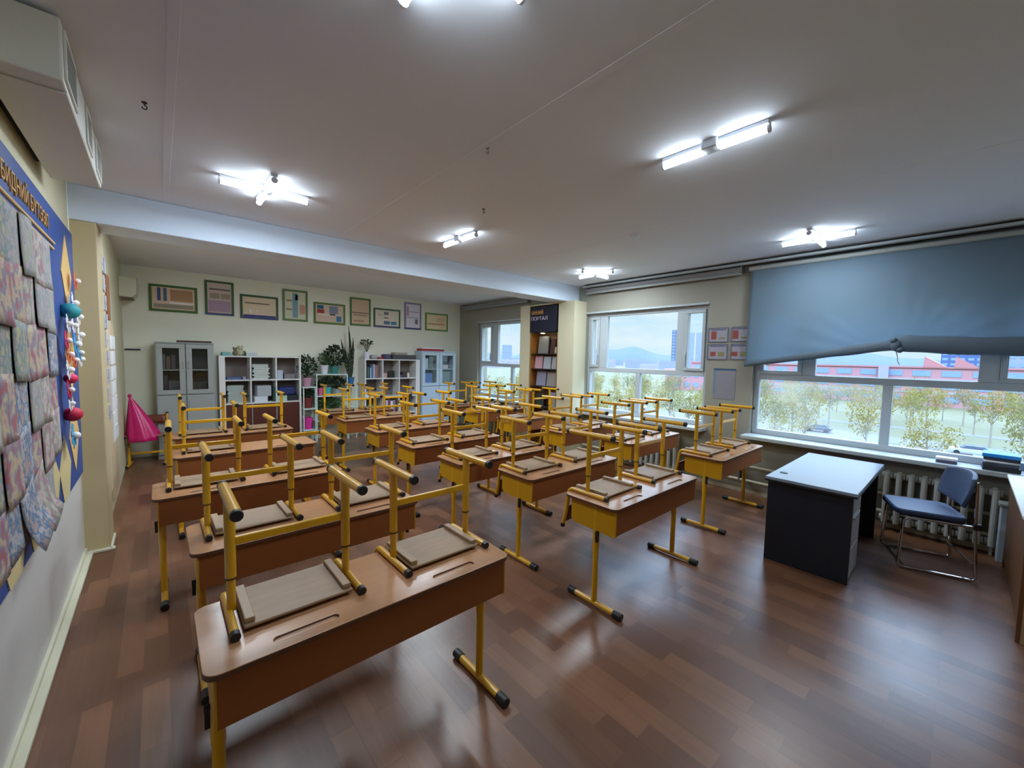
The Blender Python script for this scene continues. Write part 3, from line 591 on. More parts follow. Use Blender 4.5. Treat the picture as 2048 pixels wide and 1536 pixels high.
def make_chair():
    # upside down on its seat: the origin lies on the surface it rests on, below the two legs; the back hangs down behind
    t = thing('school_chair', 'x', 'chair')
    R = 0.0145
    b = MB(); b.box(-0.185, 0.185, -0.145, 0.135, 0.012, 0.023); b.build('seat', M_seat, t, 0.004)
    for s in (-1, 1):
        MB().box(s*0.165-0.016, s*0.165+0.016, -0.13, 0.125, 0.0235, 0.042).build('seat_cleat', M_seat2, t, 0.003)
        pts = [(s*0.212, -0.165, 0.0155), (s*0.212, 0.11, 0.0155)] + arc((s*0.212, 0.118, -0.0315), 0.047, PI/2, 0.10, 7) + [(s*0.212, 0.185, -0.17), (s*0.212, 0.215, -0.285)]
        f = MB().tube(pts, R, 12).build('side_tube', M_yellow, t)
        MB().tube([(s*0.212, -0.178, 0.0158), (s*0.212, -0.152, 0.0158)], R+0.0012, 12).build('end_cap', M_black, f)
        MB().tube([(s*0.212, 0.2095, -0.265), (s*0.212, 0.217, -0.292)], R+0.0015, 12).build('end_cap', M_black, f)
        lg = MB(); lg.tube([(s*0.204, 0, 0.02), (s*0.204, 0, 0.16)], 0.0145, 14); lg.tube([(s*0.204, 0, 0.145), (s*0.204, 0, 0.432)], 0.0178, 14); L = lg.build('leg', M_yellow, t)
        MB().tube([(s*0.204, 0, 0.139), (s*0.204, 0, 0.146)], 0.0186, 14).build('collar', M_ring, L)
        fb = MB().tube([(s*0.204, -0.185, 0.436), (s*0.204, 0.175, 0.436)], 0.0185, 14).build('foot_bar', M_yellow, t)
        for y0, y1 in ((-0.205, -0.182), (0.172, 0.195)): MB().tube([(s*0.204, y0, 0.436), (s*0.204, y1, 0.436)], 0.0195, 14).build('foot_cap', M_black, fb, 0.003)
    MB().box(-0.19, 0.19, -0.009, 0.009, 0.262, 0.292).build('cross_bar', M_yellow, t, 0.004)
    bb = MB(); bb.grid(lambda u, v: (-0.20+0.40*u, 0.175+0.028*v*1.0+0.012*math.sin(PI*u), -0.13-0.125*v), 8, 3); bb.build('back_board', M_back, t, solid=0.010, smooth=60)
    return t
desk0 = make_desk(); chair0 = make_chair(); index_kids()
ROWS = {'A': 'beside the picture wall', 'B': 'middle row', 'C': 'window row'}
# x of the desk's left edge, y of its front edge, then the chairs: (offset from the left edge to the chair's middle, shift in depth, turn)
DESKS = {'A': [(0.07,1.42), (0.085,2.36), (-0.06,3.40), (0.07,4.62), (0.08,5.66)],
         'B': [(2.17,1.43), (2.18,2.22), (1.99,2.92), (1.96,3.76), (2.01,4.79), (1.98,5.87), (1.97,6.76)],
         'C': [(4.10,1.52), (4.05,2.50), (3.92,3.42), (4.04,4.53), (4.10,5.55), (4.20,6.45)]}
CH = {('A',3): [(0.29,0,0)]}
nd = [0]; nc = [0]
for row, lst in DESKS.items():
    for i, (x, y) in enumerate(lst):
        d = desk0 if nd[0] == 0 else copy_tree(desk0); nd[0] += 1
        d.location = (x+0.60, y, 0); d.rotation_euler = (0, 0, 0)
        d['label'] = 'brown two-seat school desk with yellow legs, %s from the front, %s' % (ORD[i], ROWS[row]); d['group'] = 'two-seat school desks'
        for j, (ox, dy, rz) in enumerate(CH.get((row, i), [(0.30, 0.0, 0.0), (0.925, 0.0, 0.0)])):
            c = chair0 if nc[0] == 0 else copy_tree(chair0); nc[0] += 1
            c.location = (x+ox+rnd.uniform(-.012,.012), y+0.305+dy+rnd.uniform(-.006,.006), DT); c.rotation_euler = (0, 0, rz+rnd.uniform(-.02,.02))
            c['label'] = 'upturned school chair, %s half of the %s desk, %s' % ('left' if ox < 0.6 else 'right', ORD[i], ROWS[row]); c['group'] = 'upturned chairs on the desks'
# one chair stands on the floor in the far corner under the pink bag
c = copy_tree(chair0); c.location = (-0.16, 7.98, 0.456); c.rotation_euler = (0, PI, -0.12)
c['label'] = 'yellow school chair standing on the floor in the far corner beneath the pink bag'; c['group'] = 'upright chairs'
t = thing('plastic_bag', 'bright pink shiny bag heaped on the chair in the far corner', 'bag', (-0.20, 7.93, 0.46))
def bagf(u, v):        # folds fall from the tied neck, which leans to one side, and sag over the seat's edge
    a = 2*PI*u; rr = (1-v)**0.9; k = 1 + 0.07*math.sin(7*a) + 0.04*math.sin(13*a+1)
    return (0.185*k*rr*math.cos(a) - 0.13*v**1.1, 0.16*k*rr*math.sin(a) + 0.03*v, 0.57*v - 0.10*max(0, -math.sin(a))*(1-v)**4 if v > 0 else (-0.085 if math.sin(a) < -0.55 else 0.0))
b = MB(); b.grid(bagf, 48, 16); b.build('bag_body', M_pink, t, solid=0.003, smooth=70)
MB().sphere((-0.13,0.03,0.57), 0.022, 10, 6, (1,1,1.4)).build('tied_neck', M_pink, t)

# ------------------------------------------------------------------ teacher's desk and chair
t = thing('office_desk', 'dark office desk with pale grey top standing by the windows', 'desk', (3.88, 0.48, 0))
boxobj('desktop', (0, 1.42, 0, 0.61, 0.712, 0.737), M_deskgrey, t, 0.004); boxobj('top_edge', (-0.001, 1.421, -0.001, 0.611, 0.700, 0.713), M_black, t)
p = boxobj('side_panel', (0.055, 0.08, 0.03, 0.60, 0, 0.700), M_blackboard, t, 0.002); p['label'] = 'charcoal panel facing the room'
boxobj('side_panel', (1.36, 1.385, 0.03, 0.60, 0, 0.700), M_blackboard, t, 0.002)
boxobj('modesty_panel', (0.45, 1.36, 0.50, 0.52, 0.16, 0.700), M_blackboard, t)
ped = boxobj('pedestal', (0.08, 0.46, 0.05, 0.55, 0.02, 0.700), M_blackboard, t, 0.002)
d = boxobj('drawer', (0.085, 0.455, 0.035, 0.05, 0.52, 0.690), M_drawer, t, 0.003); MB().cyl((0.27,0.035,0.655), (0.27,0.028,0.655), 0.014, 14).build('lock', M_chrome, d); MB().box(0.14,0.40,0.027,0.035,0.505,0.512).build('finger_strip', M_chrome, d)
d = boxobj('drawer', (0.085, 0.455, 0.035, 0.05, 0.27, 0.510), M_drawer, t, 0.003); boxobj('finger_strip', (0.14,0.40,0.027,0.035,0.50,0.507), M_chrome, d)
boxobj('drawer', (0.085, 0.455, 0.035, 0.05, 0.03, 0.262), M_drawer, t, 0.003)
MB().lathe([(0.03, 0.7372), (0.03, 0.7405), (0.026, 0.7412)], (0.24, 0.535, 0), 20).build('cable_grommet', M_black, t)

t = thing('visitor_chair', 'navy padded chair on a chrome sled frame beside the office desk', 'chair', (4.95, 0.17, 0), 0.32)
def cantilever():
    R = 0.011
    for s in (-1, 1):
        x = s*0.235
        pts = [(x, -0.22, 0.44)] + arc((x, 0.14, 0.39), 0.05, PI/2, -0.05, 6) + [(x, 0.20, 0.16)] + arc((x, 0.165, 0.055), 0.042, 0.1, -PI/2, 6) + [(x, -0.20, 0.0125)] + arc((x, -0.22, 0.045), 0.033, -PI/2, -PI-0.1, 5) + [(x, -0.235, 0.30), (x, -0.225, 0.50), (x, -0.215, 0.80)]
        MB().tube(pts, R, 10).build('sled_frame', M_chrome, t)
        boxobj('arm_joint', (x-0.012, x+0.012, -0.26, -0.215, 0.42, 0.47), M_black, t, 0.003)
    MB().tube([(-0.235, -0.235, 0.14), (0.235, -0.235, 0.14)], 0.009, 8).tube([(-0.235,0.165,0.02),(0.235,0.165,0.02)],0.009,8).build('cross_tube', M_chrome, t)
    st = MB(); st.prism(rrect(-0.225, 0.225, -0.20, 0.24, 0.07, 6), 0.452, 0.498); st.build('seat', M_navyfab, t, 0.014)
    boxobj('seat_pan', (-0.20, 0.20, -0.18, 0.20, 0.44, 0.453), M_black, t)
    def bk(u, v):
        q = 2*u-1; return (0.26*q*(1-0.10*(2*v-1)**2), -0.205 - 0.05*v + 0.06*q*q, 0.56 + 0.29*v - 0.03*q*q*(1 if v > .5 else -1)*abs(2*v-1))
    b = MB(); b.grid(bk, 14, 10); b.build('backrest', M_navyfab, t, solid=0.028, smooth=70, bevel=0.006)
cantilever()

# ------------------------------------------------------------------ wooden desk at the right edge of the view
t = thing('wooden_desk', 'brown wooden desk end with a white top at the edge of the room front', 'desk', (3.96, -0.30, 0))
MW = mat('walnut_panel', (100, 62, 34), 0.4, var=0.12, stretch=(6,1,1)); 
boxobj('end_panel', (0, 0.03, -0.60, 0, 0, 0.78), MW, t, 0.002); boxobj('back_panel', (0.03, 1.4, -0.02, 0, 0.1, 0.78), MW, t); boxobj('end_panel', (1.4, 1.43, -0.60, 0, 0, 0.78), MW, t, 0.002)
boxobj('desktop', (-0.02, 1.45, -0.62, 0.02, 0.78, 0.80), M_white, t, 0.003); boxobj('edge_band', (-0.004, 0.0, -0.6, -0.02, 0.0, 0.78), M_seat2, t)

# ------------------------------------------------------------------ radiators, pipes
def radiator(y0, n, lb, x=5.665):
    t = thing('radiator', lb, 'radiator', (x, y0, 0), 0, 'cast iron radiators')
    for k in range(n):
        y = 0.09*k; b = MB(); b.box(-0.055, 0.055, y-0.012, y+0.012, 0.09, 0.60); b.cyl((-0.045, y, 0.08), (-0.045, y, 0.61), 0.024, 10); b.cyl((0.045, y, 0.08), (0.045, y, 0.61), 0.02, 10); b.cyl((0, y-0.042, 0.57), (0, y+0.042, 0.57), 0.032, 10); b.cyl((0, y-0.042, 0.12), (0, y+0.042, 0.12), 0.032, 10)
        b.build('radiator_section', M_rad, t, 0.006)
    for y in (0.0, 0.09*(n-1)): boxobj('gap_shade', (0.0, 0.083, y-0.01, y+0.01, 0.5, 0.53), M_rad, t); boxobj('foot', (-0.03, 0.03, y-0.01, y+0.01, 0, 0.09), M_rad, t)
radiator(-0.24, 9, 'white ribbed radiator under the sill behind the navy padded chair')
radiator(2.75, 12, 'white ribbed radiator under the sill behind the window row desks')
t = thing('heating_pipe', 'two long cream heating pipes running low along the window wall', 'pipe', (5.70, 0, 0))
MB().cyl((0,-1.5,0.36), (0,4.5,0.36), 0.016, 10).build('upper_pipe', M_base, t); MB().cyl((0.0,-1.5,0.17), (0.0,4.5,0.17), 0.018, 10).build('lower_pipe', M_base, t)
for y in (0.85, 1.9): MB().box(-0.022, 0.045, y-0.008, y+0.008, 0.16, 0.375).build('pipe_clip', M_steel, t)
t = thing('pipe_riser', 'pale blue grey upright pipe casing beside the wooden desk end', 'pipe', (5.52, -0.30, 0))
boxobj('casing', (-0.05, 0.05, -0.035, 0.035, 0, 0.50), M_blueg, t, 0.01); boxobj('cap', (-0.06, 0.06, -0.045, 0.045, 0.50, 0.53), M_grey, t, 0.006)

# ------------------------------------------------------------------ things on the sill
SZ = 0.783
def pile(items, loc, base):
    z = loc[2]
    for (nm, lb, cat, sx, sy, sz, m, rz) in items:
        o = boxobj(nm, (-sx/2, sx/2, -sy/2, sy/2, 0, sz), m, None, min(0.004, sz*0.3)); o.location = (loc[0], loc[1], z); o.rotation_euler = (0,0,rz); tag(o, lb, cat, base); z += sz + 0.0005
pile([('folder', 'black folder at the bottom of the sill pile', 'folder', .21,.22,.038, flat((36,40,52)), 0.03), ('folder', 'dark grey folder second in the sill pile', 'folder', .20,.21,.032, flat((70,74,90)), -0.05), ('exercise_book', 'white exercise book in the middle of the sill pile', 'book', .20,.20,.018, M_paper, 0.06), ('folder', 'dark folder below the blue folder in the sill pile', 'folder', .20,.21,.028, flat((52,56,72)), 0.0), ('folder', 'bright blue folder topmost on the sill pile', 'folder', .21,.22,.032, flat((34,142,232), 0.3), -0.04)], (5.69, -0.25, SZ), 'pile on the window sill')
t = thing('stapler_box', 'small white and dark box lying on the sill next to the blue folder', 'box', (5.67, 0.08, SZ)); boxobj('tray', (-0.05,0.05,-0.07,0.07,0,0.026), flat((84,84,110)), t, 0.004); boxobj('lid', (-0.052,0.052,-0.072,0.072,0.026,0.05), M_paper, t, 0.006)
t = thing('pencil_holder', 'dark blue patterned holder standing on the sill past the blue folder', 'pencil holder', (5.66, -0.45, SZ)); MB().lathe([(0.05,0),(0.052,0.2),(0.046,0.2),(0.044,0.02)], n=18).build('cup', flat((40,84,120)), t)
b = MB(); [b.tube([(0.015*math.cos(k),0.015*math.sin(k),0.02),(0.035*math.cos(k*1.7),0.035*math.sin(k*1.7),0.27)],0.004,6) for k in range(5)]; b.build('pencils', flat((120,130,170)), t)

# ------------------------------------------------------------------ furniture on the back wall
FY = 8.20
def cabinet(x0, x1, h, m, label, inside, cont):
    t = thing('cabinet', label, 'cabinet', (x0, FY, 0)); W = x1-x0; D = 0.33
    b = MB(); b.box(0, 0.02, 0, D, 0, h); b.box(W-0.02, W, 0, D, 0, h); b.box(0.02, W-0.02, 0, D, h-0.02, h); b.box(0.02, W-0.02, 0, D, 0, 0.06); b.box(0.02, W-0.02, D-0.02, D, 0.06, h-0.02); b.box(0.02, W-0.02, 0.01, D-0.02, 0.98, 1.0)
    b.build('body', m, t, 0.003)
    boxobj('inner_shelf', (0.02, W-0.02, 0.03, D-0.02, 1.385, 1.40), m, t); boxobj('inner_back', (0.021, W-0.021, D-0.026, D-0.021, 1.0, h-0.021), inside, t)
    c = W/2
    for s in (0, 1):
        a, e = (0.012, c-0.004) if s == 0 else (c+0.004, W-0.012)
        f = MB(); z0, z1 = 1.01, h-0.025; g = 0.075
        f.box(a, e, -0.02, 0, z0, z0+0.07); f.box(a, e, -0.02, 0, z1-0.07, z1); f.box(a, a+g, -0.02, 0, z0+0.07, z1-0.07); f.box(e-g, e, -0.02, 0, z0+0.07, z1-0.07)
        d = f.build('glass_door', m, t, 0.003); boxobj('glass', (a+g-0.005, e-g+0.005, -0.012, -0.008, z0+0.065, z1-0.065), M_glass, d)
        hx = e-0.028 if s == 0 else a+0.028; MB().tube([(hx,-0.02,1.42),(hx,-0.045,1.43),(hx,-0.045,1.52),(hx,-0.02,1.53)], 0.006, 8).build('handle', m, d)
        d = boxobj('door', (a, e, -0.02, 0, 0.07, 1.0), m, t, 0.003); MB().tube([(hx,-0.02,0.80),(hx,-0.045,0.81),(hx,-0.045,0.89),(hx,-0.02,0.90)], 0.006, 8).build('handle', m, d)
    for (nm, lb, cat, bx, col) in cont:
        o = boxobj(nm, (0, bx[1], 0, bx[3], 0, bx[5]), flat(col), None, 0.003); o.location = (x0+bx[0], FY+bx[2], bx[4]); tag(o, lb, cat)
    return t
cabinet(-0.045, 0.685, 1.83, M_grey, 'tall grey cabinet with dark glass doors in the far corner', flat((30,32,40)), [
    ('book', 'brown book leaning in the upper left of the grey cabinet', 'book', (0.13,0.05,0.06,0.18,1.405,0.20), (96,66,48)), ('book', 'dim purple book in the upper left of the grey cabinet', 'book', (0.19,0.05,0.06,0.18,1.405,0.22), (70,52,66)), ('book', 'grey book upright at the very left upper shelf of the grey cabinet', 'book', (0.09,0.03,0.06,0.18,1.405,0.23), (90,92,96)),
    ('folder', 'dark navy folder upright behind the lower left glass of the grey cabinet', 'folder', (0.10,0.04,0.06,0.22,1.002,0.30), (34,40,66)), ('storage_box', 'slate grey box behind the lower left glass of the grey cabinet', 'box', (0.15,0.17,0.06,0.2,1.002,0.22), (56,64,76)), ('storage_box', 'black box behind the lower right glass of the grey cabinet', 'box', (0.43,0.2,0.06,0.2,1.002,0.2), (34,33,34))])
cabinet(4.48, 5.40, 1.81, M_blueg, 'pale blue cabinet with glass doors beside the far window', flat((150,168,178)), [
    ('paper_stack', 'blue paper stack behind the lower left glass of the pale cabinet', 'papers', (0.10,0.22,0.06,0.2,1.002,0.30), (92,128,190)), ('folder', 'black folder behind the left glass of the pale cabinet', 'folder', (0.33,0.03,0.06,0.22,1.002,0.34), (40,44,54)), ('storage_box', 'white box on the upper left shelf of the pale cabinet', 'box', (0.10,0.10,0.06,0.2,1.405,0.24), (210,214,216)), ('storage_box', 'grey box on the upper left shelf of the pale cabinet', 'box', (0.22,0.12,0.06,0.2,1.405,0.28), (120,132,136)),
    ('storage_box', 'slate grey box behind the lower right glass of the pale cabinet', 'box', (0.56,0.25,0.06,0.2,1.002,0.33), (116,134,138)), ('globe_box', 'dark slate box on the upper right shelf of the pale cabinet', 'box', (0.56,0.16,0.06,0.2,1.50,0.22), (84,100,112)), ('storage_box', 'pinkish white box on the upper right shelf of the pale cabinet', 'box', (0.60,0.14,0.06,0.2,1.405,0.09), (206,196,204))])
def cubby(x0, x1, xs, zs, side_l, side_r, label, lower):
    t = thing('bookcase', label, 'bookcase', (x0, FY, 0)); D = 0.33; W = x1-x0; e = 0.022
    h = zs[-1]; b = MB(); b.box(0, side_l, 0, D, 0, h); b.box(W-side_r, W, 0, D, 0, h)
    for z in zs[:-1]: b.box(side_l, W-side_r, 0.005, D, z-e/2, z+e/2)
    b.box(side_l, W-side_r, 0, D, h-e, h)
    for x in xs: b.box(x-x0-e/2, x-x0+e/2, 0.002, D, zs[0], h-e)
    b.build('carcass', M_white, t, 0.002); boxobj('back_panel', (0.01, W-0.01, D-0.008, D-0.001, 0.02, h-0.02), M_inside, t)
    if lower:
        n = 3; w_ = (W-side_l-side_r)/n
        for k in range(n): boxobj('lower_door', (side_l+w_*k+0.008, side_l+w_*(k+1)-0.008, 0.012, 0.03, 0.05, zs[0]-0.015), M_brown, t, 0.003)
        for k in range(1, n): boxobj('door_divider', (side_l+w_*k-0.006, side_l+w_*k+0.006, 0.0, 0.03, 0.03, zs[0]-0.015), M_grey, t)
    return t
cubby(0.745, 1.985, [1.193, 1.581], [0.808, 1.212, 1.63], 0.085, 0.03, 'white bookcase of six cubbies over dark brown doors by the grey cabinet', True)
cubby(3.185, 4.44, [3.571, 3.946], [0.43, 0.80, 1.197, 1.608], 0.025, 0.10, 'white bookcase of cubbies full of books left of the pale blue cabinet', False)
def put(nm, lb, cat, x, z, sx, sy, sz, col, y=0.05, rz=0.0, lean=0.0, group=None, bevel=0.003):
    o = boxobj(nm, (0, sx, 0, sy, 0, sz), flat(col), None, bevel); o.location = (x, FY+y, z); o.rotation_euler = (0, lean, rz); return tag(o, lb, cat, group)
G1 = 'things in the bookcase with brown doors'
for k in range(9): put('notebook', 'white notebook, %s from the bottom in the stack of the upper middle cubby' % ORD[k], 'notebook', 1.235+rnd.uniform(-.015,.02), 1.2235+0.0295*k, 0.24, 0.21, 0.028, (196-4*(k%3),200,194), group=G1)
for k in range(10): put('notebook', 'pale notebook, %s from the bottom in the stack of the lower left cubby' % ORD[k], 'notebook', 0.86+rnd.uniform(-.012,.012), 0.8195+0.0305*k, 0.23, 0.21, 0.029, (166,176,172), group=G1)
put('book', 'blue book lying in the upper left cubby of the brown door bookcase', 'book', 0.86, 1.2235, 0.20, 0.22, 0.04, (84,100,150), group=G1); put('box_lid', 'lilac box lying beside the blue book in the upper left cubby', 'box', 1.08, 1.2235, 0.05, 0.2, 0.05, (150,140,170), group=G1)
put('paper_cup', 'pale blue carton standing in the upper right cubby of the brown door bookcase', 'carton', 1.605, 1.2235, 0.09, 0.09, 0.16, (180,186,206), group=G1); put('storage_box', 'grey box low in the upper right cubby of the brown door bookcase', 'box', 1.72, 1.2235, 0.17, 0.2, 0.09, (120,116,122), group=G1)
put('storage_box', 'white box at the bottom of the lower middle cubby', 'box', 1.25, 0.8195, 0.20, 0.22, 0.10, (206,212,220), group=G1); put('storage_box', 'light grey tilted carton upon the box in the lower middle cubby', 'box', 1.29, 0.920, 0.22, 0.2, 0.19, (168,174,182), group=G1, rz=0.06); put('folder', 'dark green folder at the side of the lower middle cubby', 'folder', 1.535, 0.8195, 0.03, 0.2, 0.27, (44,86,78), group=G1)
put('storage_box', 'mint box at the bottom of the lower right cubby', 'box', 1.60, 0.8195, 0.16, 0.22, 0.10, (170,196,186), group=G1); put('bag', 'navy blue bag lying in the lower right cubby', 'bag', 1.62, 0.9205, 0.28, 0.22, 0.15, (24,42,104), group=G1, bevel=0.03); put('storage_box', 'black box below the navy bag in the lower right cubby', 'box', 1.77, 0.8195, 0.17, 0.2, 0.10, (28,34,40), group=G1)
G2 = 'things in the bookcase left of the pale cabinet'; x = 3.225
for k, (c_, w_, h_, nm) in enumerate([((40,36,60),.035,.30,'black'), ((70,120,90),.03,.23,'green'), ((60,50,80),.03,.27,'dim purple'), ((220,220,230),.02,.22,'white'), ((40,120,170),.045,.25,'blue'), ((210,190,200),.03,.29,'pale pink'), ((150,116,116),.05,.27,'dusty rose'), ((130,100,100),.04,.26,'brown')]):
    put('book', '%s book, %s in the upright row of the upper left cubby by the plants' % (nm, ORD[k]), 'book', x, 1.2095, w_-0.003, 0.18, h_, c_, group=G2); x += w_
put('picture_stand', 'black triangular stand in the upper middle cubby left of the pale cabinet', 'stand', 3.72, 1.2095, 0.16, 0.03, 0.15, (40,38,36), group=G2, lean=0.0, rz=0.3); put('book', 'pink book low in the upper middle cubby left of the pale cabinet', 'book', 3.60, 1.2095, 0.08, 0.18, 0.10, (196,160,160), group=G2)
put('storage_box', 'dark maroon box in the upper right cubby left of the pale cabinet', 'box', 4.04, 1.2095, 0.10, 0.15, 0.12, (70,48,50), group=G2); put('book', 'slate blue book lying in the upper right cubby left of the pale cabinet', 'book', 3.965, 1.2095, 0.07, 0.18, 0.06, (80,84,120), group=G2)
t = thing('figurine', 'small white figurine in the upper right cubby left of the pale cabinet', 'figurine', (4.20, FY+0.1, 1.2095)); MB().lathe([(0.03,0),(0.035,0.06),(0.02,0.11)], n=14).build('body', flat((226,216,200)), t); MB().sphere((0,0,0.135),0.032,12,8).build('head', flat((110,84,70)), t)
put('folder', 'dark green folder in the lower left cubby of the book filled bookcase', 'folder', 3.26, 0.8125-0.37, 0.13, 0.2, 0.20, (30,110,84), group=G2); put('storage_box', 'pale blue box on the shelf edge of the lower left cubby', 'box', 3.23, 0.8125, 0.24, 0.2, 0.10, (196,206,230), group=G2)
x = 3.60
for k, (c_, nm) in enumerate([((60,58,70),'charcoal'), ((200,190,220),'lilac'), ((120,70,80),'maroon'), ((226,226,230),'white'), ((150,130,160),'mauve'), ((90,60,50),'brown'), ((210,180,150),'tan'), ((130,50,46),'red'), ((60,40,40),'dark brown'), ((190,196,200),'grey')]):
    put('book', '%s book, %s in the low row under the open cubbies by the pale cabinet' % (nm, ORD[k]), 'book', x, 0.442, 0.052, 0.18, 0.26+0.02*(k%3), c_, group=G2); x += 0.055
    if 3.92 < x < 3.96: x = 3.96
# on top of the furniture
put('tray', 'dark brown tray lying on top of the grey cabinet', 'tray', 0.22, 1.831, 0.44, 0.2, 0.03, (70,44,40), y=0.02)
put('storage_box', 'teal box on top of the white bookcase next to the grey cabinet', 'box', 0.80, 1.6315, 0.12, 0.2, 0.055, (110,170,168)); put('paper_stack', 'white paper stack on top of the white bookcase by the soft toys', 'papers', 1.14, 1.6315, 0.16, 0.2, 0.06, (190,196,204))
for k, (x, c_, lb) in enumerate(((0.985,(120,112,84),'brown soft toy sitting on top of the bookcase beside the teal box'), (1.06,(188,182,150),'cream taller soft toy sitting on top of the bookcase'), (1.115,(60,120,86),'tiny green soft toy on top of the bookcase by the paper stack'))):
    t = thing('soft_toy', lb, 'toy', (x, FY+0.1, 1.6315)); s = (1.0,1.2,0.6)[k]; m = flat(c_, 0.9)
    MB().sphere((0,0,0.045*s),0.04*s,12,8,(1,1,1.15)).build('body', m, t); MB().sphere((0,0,0.11*s),0.032*s,12,8).build('head', m, t); MB().sphere((-0.025*s,0,0.137*s),0.012*s,8,6).sphere((0.025*s,0,0.137*s),0.012*s,8,6).build('ears', m, t)
put('storage_box', 'crimson box on top of the book filled bookcase', 'box', 3.50, 1.6095, 0.10, 0.15, 0.045, (150,40,60)); put('bag', 'grey crumpled bag on top of the book filled bookcase', 'bag', 3.35, 1.6095, 0.14, 0.2, 0.085, (160,156,158), bevel=0.03); put('bag', 'dark violet bag on top of the book filled bookcase', 'bag', 3.62, 1.6095, 0.16, 0.2, 0.11, (76,70,96), bevel=0.035); put('storage_box', 'charcoal box on top of the book filled bookcase against the pale cabinet', 'box', 3.82, 1.6095, 0.55, 0.22, 0.10, (70,68,70)); put('paper_stack', 'flat sheet stack lying on the charcoal box beside the pale cabinet', 'papers', 3.86, 1.7105, 0.30, 0.2, 0.05, (150,140,130))
put('storage_box', 'flat red box on top of the pale blue cabinet', 'box', 4.50, 1.811, 0.60, 0.22, 0.05, (168,40,54)); put('paper_stack', 'white sheets lying upon the red box over the pale blue cabinet', 'papers', 4.52, 1.862, 0.55, 0.2, 0.03, (220,224,226))

# ------------------------------------------------------------------ plant stand and plants
t = thing('plant_stand', 'mint white stepped metal plant stand between the two bookcases', 'plant stand', (2.0, 8.18, 0))
def stand_frame(name, x0, x1, zs, ztop, D=0.28, r=0.011):
    b = MB()
    for x in (x0, x1):
        for y in (0, D): b.cyl((x,y,0), (x,y,ztop), r, 8)
    b.build('post_frame', M_mint, t)
    for z in zs: boxobj('shelf', (x0-r, x1+r, -r, D+r, z-0.018, z), M_mint, t, 0.003)
stand_frame('centre', 0.25, 0.82, [0.40, 0.885, 1.305], 1.305); stand_frame('left', 0.02, 0.225, [0.25, 0.655, 1.066], 1.07); stand_frame('right', 0.845, 1.0, [0.25, 0.655, 1.06], 1.065)
PZ = lambda z: z + 0.001
def leaf_cloud(n, rx, ry, rz, c, size, seed, droop=0.3):
    r = random.Random(seed); b = MB()
    for _ in range(n):
        th = r.uniform(0, 2*PI); q = r.random()**0.5; h = r.uniform(-1, 1); k = math.sqrt(max(0, 1-h*h))*q
        p = Vector((c[0]+rx*k*math.cos(th), c[1]+ry*k*math.sin(th), c[2]+rz*h)); d = Vector((math.cos(th)*k+r.uniform(-.4,.4), math.sin(th)*k+r.uniform(-.4,.4), r.uniform(-droop, 1))).normalized()
        s = d.cross(Vector((r.uniform(-1,1), r.uniform(-1,1), r.uniform(-1,1)))).normalized(); L = size*r.uniform(0.7,1.3); w_ = L*0.28; nn = d.cross(s)*L*0.12
        b._add([p, p+d*L*0.45+s*w_+nn, p+d*L, p+d*L*0.45-s*w_+nn], [(0,1,2,3)])
    return b
